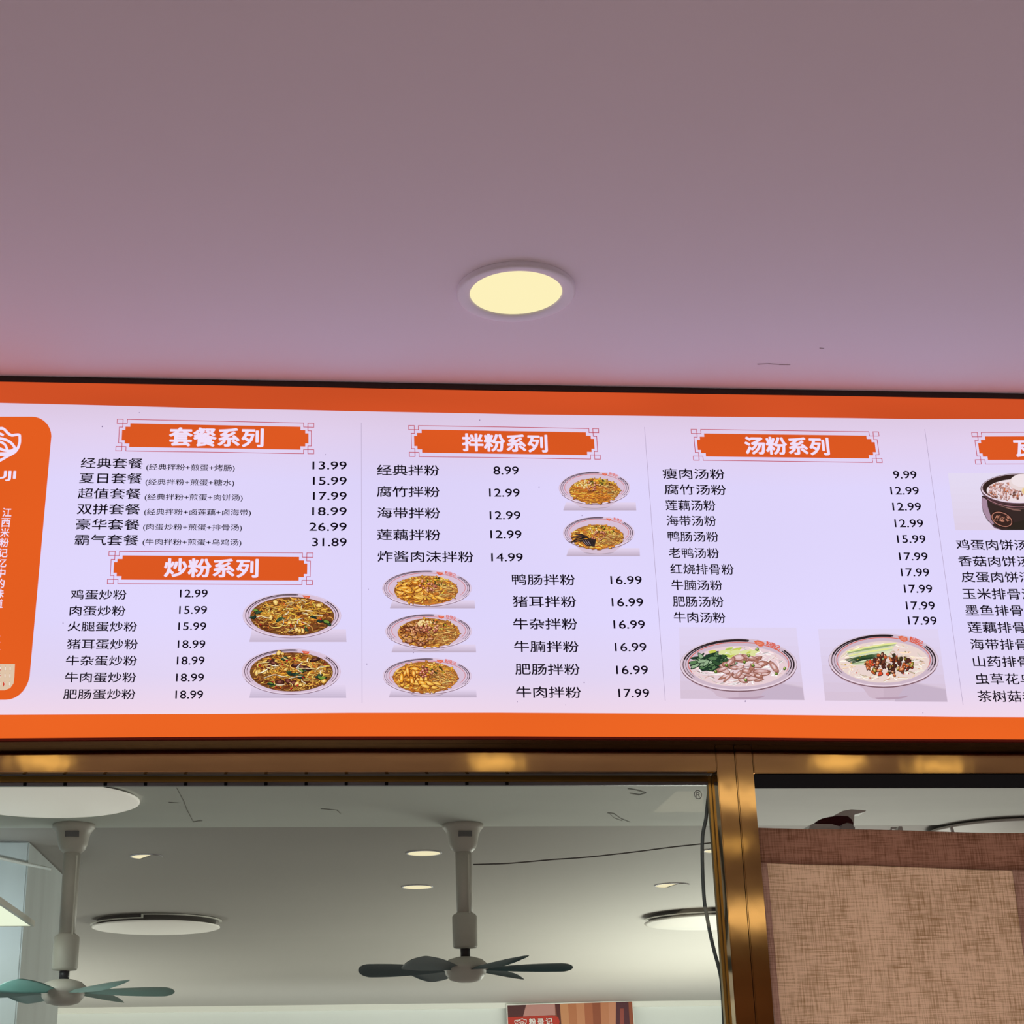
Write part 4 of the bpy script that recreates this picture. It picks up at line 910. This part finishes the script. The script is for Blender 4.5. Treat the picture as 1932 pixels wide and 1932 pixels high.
# ---------------------------------------------------------------- cables
yk = ys+.03
pts = smooth_pts([tuple(P(x, y, yk)) for x, y in ((1339, 1478), (1335, 1515), (1332, 1545), (1325.5, 1580), (1325.5, 1640), (1329, 1700), (1334, 1730), (1340, 1762), (1348, 1796), (1356, 1825), (1362, 1860), (1366, 1940), (1367, 2050))], 4)
bm = bmesh.new(); tube(bm, pts, .0030, 8); tag(obj('hose', bm, M_cable, None, True), 'dark rubber hose sagging inside the right edge of the pane', 'cable')
pts = smooth_pts([tuple(P(x, y, 1.63)) for x, y in ((893, 1631), (960, 1629), (1040, 1622), (1110, 1617), (1200, 1607), (1270, 1598), (1345, 1590), (1400, 1583))], 4)
bm = bmesh.new(); tube(bm, pts, .0018, 6); tag(obj('electric_wire', bm, M_wire, None, True), 'thin dark wire stretched right from the middle fan rod', 'cable')

# ---------------------------------------------------------------- poster on the far wall
yp = yB-.056
pc = [P(957, 1897, yp), P(1192, 1890, yp)]
p = Pic(); q0 = pc[0]; q1 = pc[1]; pw = (q1-q0).length; ph = pw*1.35; ang = math.atan2(q1.z-q0.z, q1.x-q0.x)
def pp(u, v, d=0):  # u right 0..1, v down in widths
    return Vector((q0.x+math.cos(ang)*u*pw+math.sin(ang)*v*pw, yp-.006-d, q0.z+math.sin(ang)*u*pw-math.cos(ang)*v*pw))
def ppoly(p, pts, col):
    p.n += 1; i = len(p.v); p.v += [pp(u, v, p.n*.0002) for u, v in pts]; p.f.append(list(range(i, i+len(pts)))); p.c.append(lin(col))
K = ph/pw
pos = tag(empty('wall_poster', tuple(q0)), 'reddish brown food poster with white bowl emblem on the far wall', 'poster')
bm = bmesh.new(); vs = [bm.verts.new(v_) for v_ in (pp(-.008, -.008), pp(1.008, -.008), pp(1.008, K), pp(-.008, K))]; f = bm.faces.new(vs)
r_ = bmesh.ops.extrude_face_region(bm, geom=[f])
for v_ in [g for g in r_['geom'] if isinstance(g, bmesh.types.BMVert)]: v_.co.y += .006
bmesh.ops.recalc_face_normals(bm, faces=bm.faces[:]); obj('backing_board', bm, M_rim, pos)
ppoly(p, [(0, 0), (1, 0), (1, K), (0, K)], (126, 62, 40))
ppoly(p, [(.0, .0), (.15, .0), (.12, .09), (0, .09)], (84, 38, 40)); ppoly(p, [(.15, 0), (.38, 0), (.38, .085), (.12, .09)], (196, 140, 132))
ppoly(p, [(.38, 0), (.42, 0), (.49, .2), (.52, .5), (.44, .5), (.41, .2)], (88, 30, 30))
for k in range(7): ppoly(p, [(.42+k*.065, 0), (.485+k*.065, 0), (.5+k*.055, K), (.44+k*.055, K)], ((206, 142, 98), (188, 116, 76), (204, 136, 96), (176, 100, 66), (150, 78, 50), (196, 126, 88), (206, 138, 104))[k])
ppoly(p, [(.87, 0), (.985, 0), (.985, K), (.76, K)], (82, 34, 46)); ppoly(p, [(.9, .05), (.93, .05), (.9, .6), (.86, .6)], (150, 70, 60)); ppoly(p, [(.97, 0), (1, 0), (1, K), (.965, K)], (150, 76, 48))
ppoly(p, [(0, .09), (.36, .085), (.4, .1), (.41, .135), (.4, .17), (.37, .185), (0, .19)], (190, 50, 34))
ppoly(p, [(.0, .19), (.3, .19), (.34, .5), (0, .6)], (206, 120, 80))
p.build('printed_picture', M_poster, pos)
M_pw = mat('poster_white', (.9, .84, .80), .6)
for k, ch in enumerate('粉录记'):
    me = text_mesh(ch, .03)
    for v in me.vertices: v.co = pp(.165+k*.066+v.co.x*.056, .152-v.co.y*.056, .006+v.co.z*.2)
    link('poster_character', me, M_pw, pos)
bm = bmesh.new()
def pst(pts, wd):
    for a_, b_ in zip(pts, pts[1:]):
        dx, dy = b_[0]-a_[0], b_[1]-a_[1]; L = math.hypot(dx, dy); nx, ny = -dy/L*wd, dx/L*wd
        bm.faces.new([bm.verts.new(pp(x, y, .006)) for x, y in ((a_[0]+nx, a_[1]+ny), (b_[0]+nx, b_[1]+ny), (b_[0]-nx, b_[1]-ny), (a_[0]-nx, a_[1]-ny))])
pst([(.05, .118), (.055, .135), (.075, .16), (.09, .165), (.095, .175), (.115, .175), (.12, .165), (.135, .15), (.143, .13), (.145, .112), (.125, .112), (.115, .104), (.1, .108), (.085, .115), (.05, .118)], .0028)
pst([(.065, .128), (.09, .118), (.12, .13), (.135, .14)], .0022); pst([(.07, .14), (.095, .13), (.118, .142), (.128, .15)], .0022); pst([(.078, .152), (.1, .142), (.12, .156)], .0022)
obj('bowl_emblem', bm, M_pw, pos)

# ---------------------------------------------------------------- odds and ends over the curtain
yo = YC+.16
def Po(x, y, d=0): return P(x, y, yo+d)
bm = bmesh.new(); prof = [(1543, 1548), (1552, 1544), (1566, 1541), (1585, 1539), (1600, 1540), (1607, 1546), (1610, 1553), (1606, 1580), (1560, 1580), (1556, 1556), (1546, 1550)]
for d0 in (0, .05):
    pass
fr_ = [bm.verts.new(Po(x, y)) for x, y in prof]; bk = [bm.verts.new(Po(x, y)+Vector((.004, .06, .0))) for x, y in prof]
bm.faces.new(fr_[::-1]); bm.faces.new(bk)
for k in range(len(prof)): bm.faces.new((fr_[k], fr_[(k+1) % len(prof)], bk[(k+1) % len(prof)], bk[k]))
bmesh.ops.recalc_face_normals(bm, faces=bm.faces[:])
tag(obj('cloth_bundle', bm, mat('dark_red_cloth', (.085, .006, .012), .8), None, True), 'dark red folded cloth poking up over the linen curtain', 'cloth')
Z_SH = P(1700, 1580, yo).z
rk = tag(empty('storage_rack', (1.5, yo+.1, 0)), 'storage rack hidden behind the linen curtain', 'rack')
box('rack_board', M_k_block, (P(1500, 1580, yo).x, yo-.04, Z_SH-.02), (P(1900, 1580, yo).x, yo+.16, Z_SH), rk, .002)
for xx in (P(1505, 1580, yo).x, P(1893, 1580, yo).x):
    for yy in (yo-.03, yo+.15):
        bm = bmesh.new(); tube(bm, [(xx, yy, 0), (xx, yy, Z_SH-.02)], .01, 8); obj('rack_leg', bm, M_track, rk)
M_tin = mat('shiny_white', (.93, .94, .96), .25, coat=1)
def lump(name, prof, dep, M, label, cat, dy=0.0):
    ym = max(y for x, y in prof); prof = [(x, 1581 if y > ym-3 else y) for x, y in prof]
    def Po(x, y, d=0):
        v = P(x, min(y, 1580), yo+d); v.z = Z_SH+.0003 if y > 1580 else v.z; return v
    bm = bmesh.new(); f1 = [bm.verts.new(Po(x, y, dy)) for x, y in prof]; f2 = [bm.verts.new(Po(x, y, dy)+Vector((0, dep, .0))) for x, y in prof]
    bm.faces.new(f1[::-1]); bm.faces.new(f2)
    for k in range(len(prof)): bm.faces.new((f1[k], f1[(k+1) % len(prof)], f2[(k+1) % len(prof)], f2[k]))
    bmesh.ops.recalc_face_normals(bm, faces=bm.faces[:]); return tag(obj(name, bm, M), label, cat)
lump('plastic_tray', [(1529, 1556), (1534, 1554.5), (1570, 1555), (1588, 1560), (1592, 1570), (1520, 1568)], .05, M_tin, 'white plastic tray edge below the dark red cloth', 'tray', -.01)
lump('glass_jar', [(1586, 1562), (1590, 1555), (1598, 1552.5), (1607, 1554), (1613, 1561), (1615, 1572), (1586, 1572)], .04, mat('jar_grey', (.55, .56, .6), .15), 'small grey jar top right of the dark red cloth', 'jar', -.02)
lump('plastic_bag', [(1571, 1540), (1590, 1530), (1606, 1527), (1634, 1529), (1632, 1532), (1612, 1537), (1608, 1580), (1580, 1580)], .04, M_tin, 'crumpled white plastic bag behind the dark red cloth', 'bag', .03)
lump('white_cup', [(1694, 1565), (1696, 1559), (1702, 1559), (1704, 1566), (1700, 1572), (1696, 1572)], .02, M_tin, 'small white cup rim over the middle of the curtain', 'cup')
lump('paper_tag', [(1675, 1568), (1682, 1560), (1693, 1560), (1690, 1564), (1683, 1565), (1678, 1570)], .004, M_tin, 'white paper tag left of the white cup', 'tag')
lump('metal_spatula', [(1793, 1559), (1798, 1559), (1803, 1572), (1798, 1572)], .004, M_tin, 'pale slanted spatula handle above the curtain at the right', 'utensil')
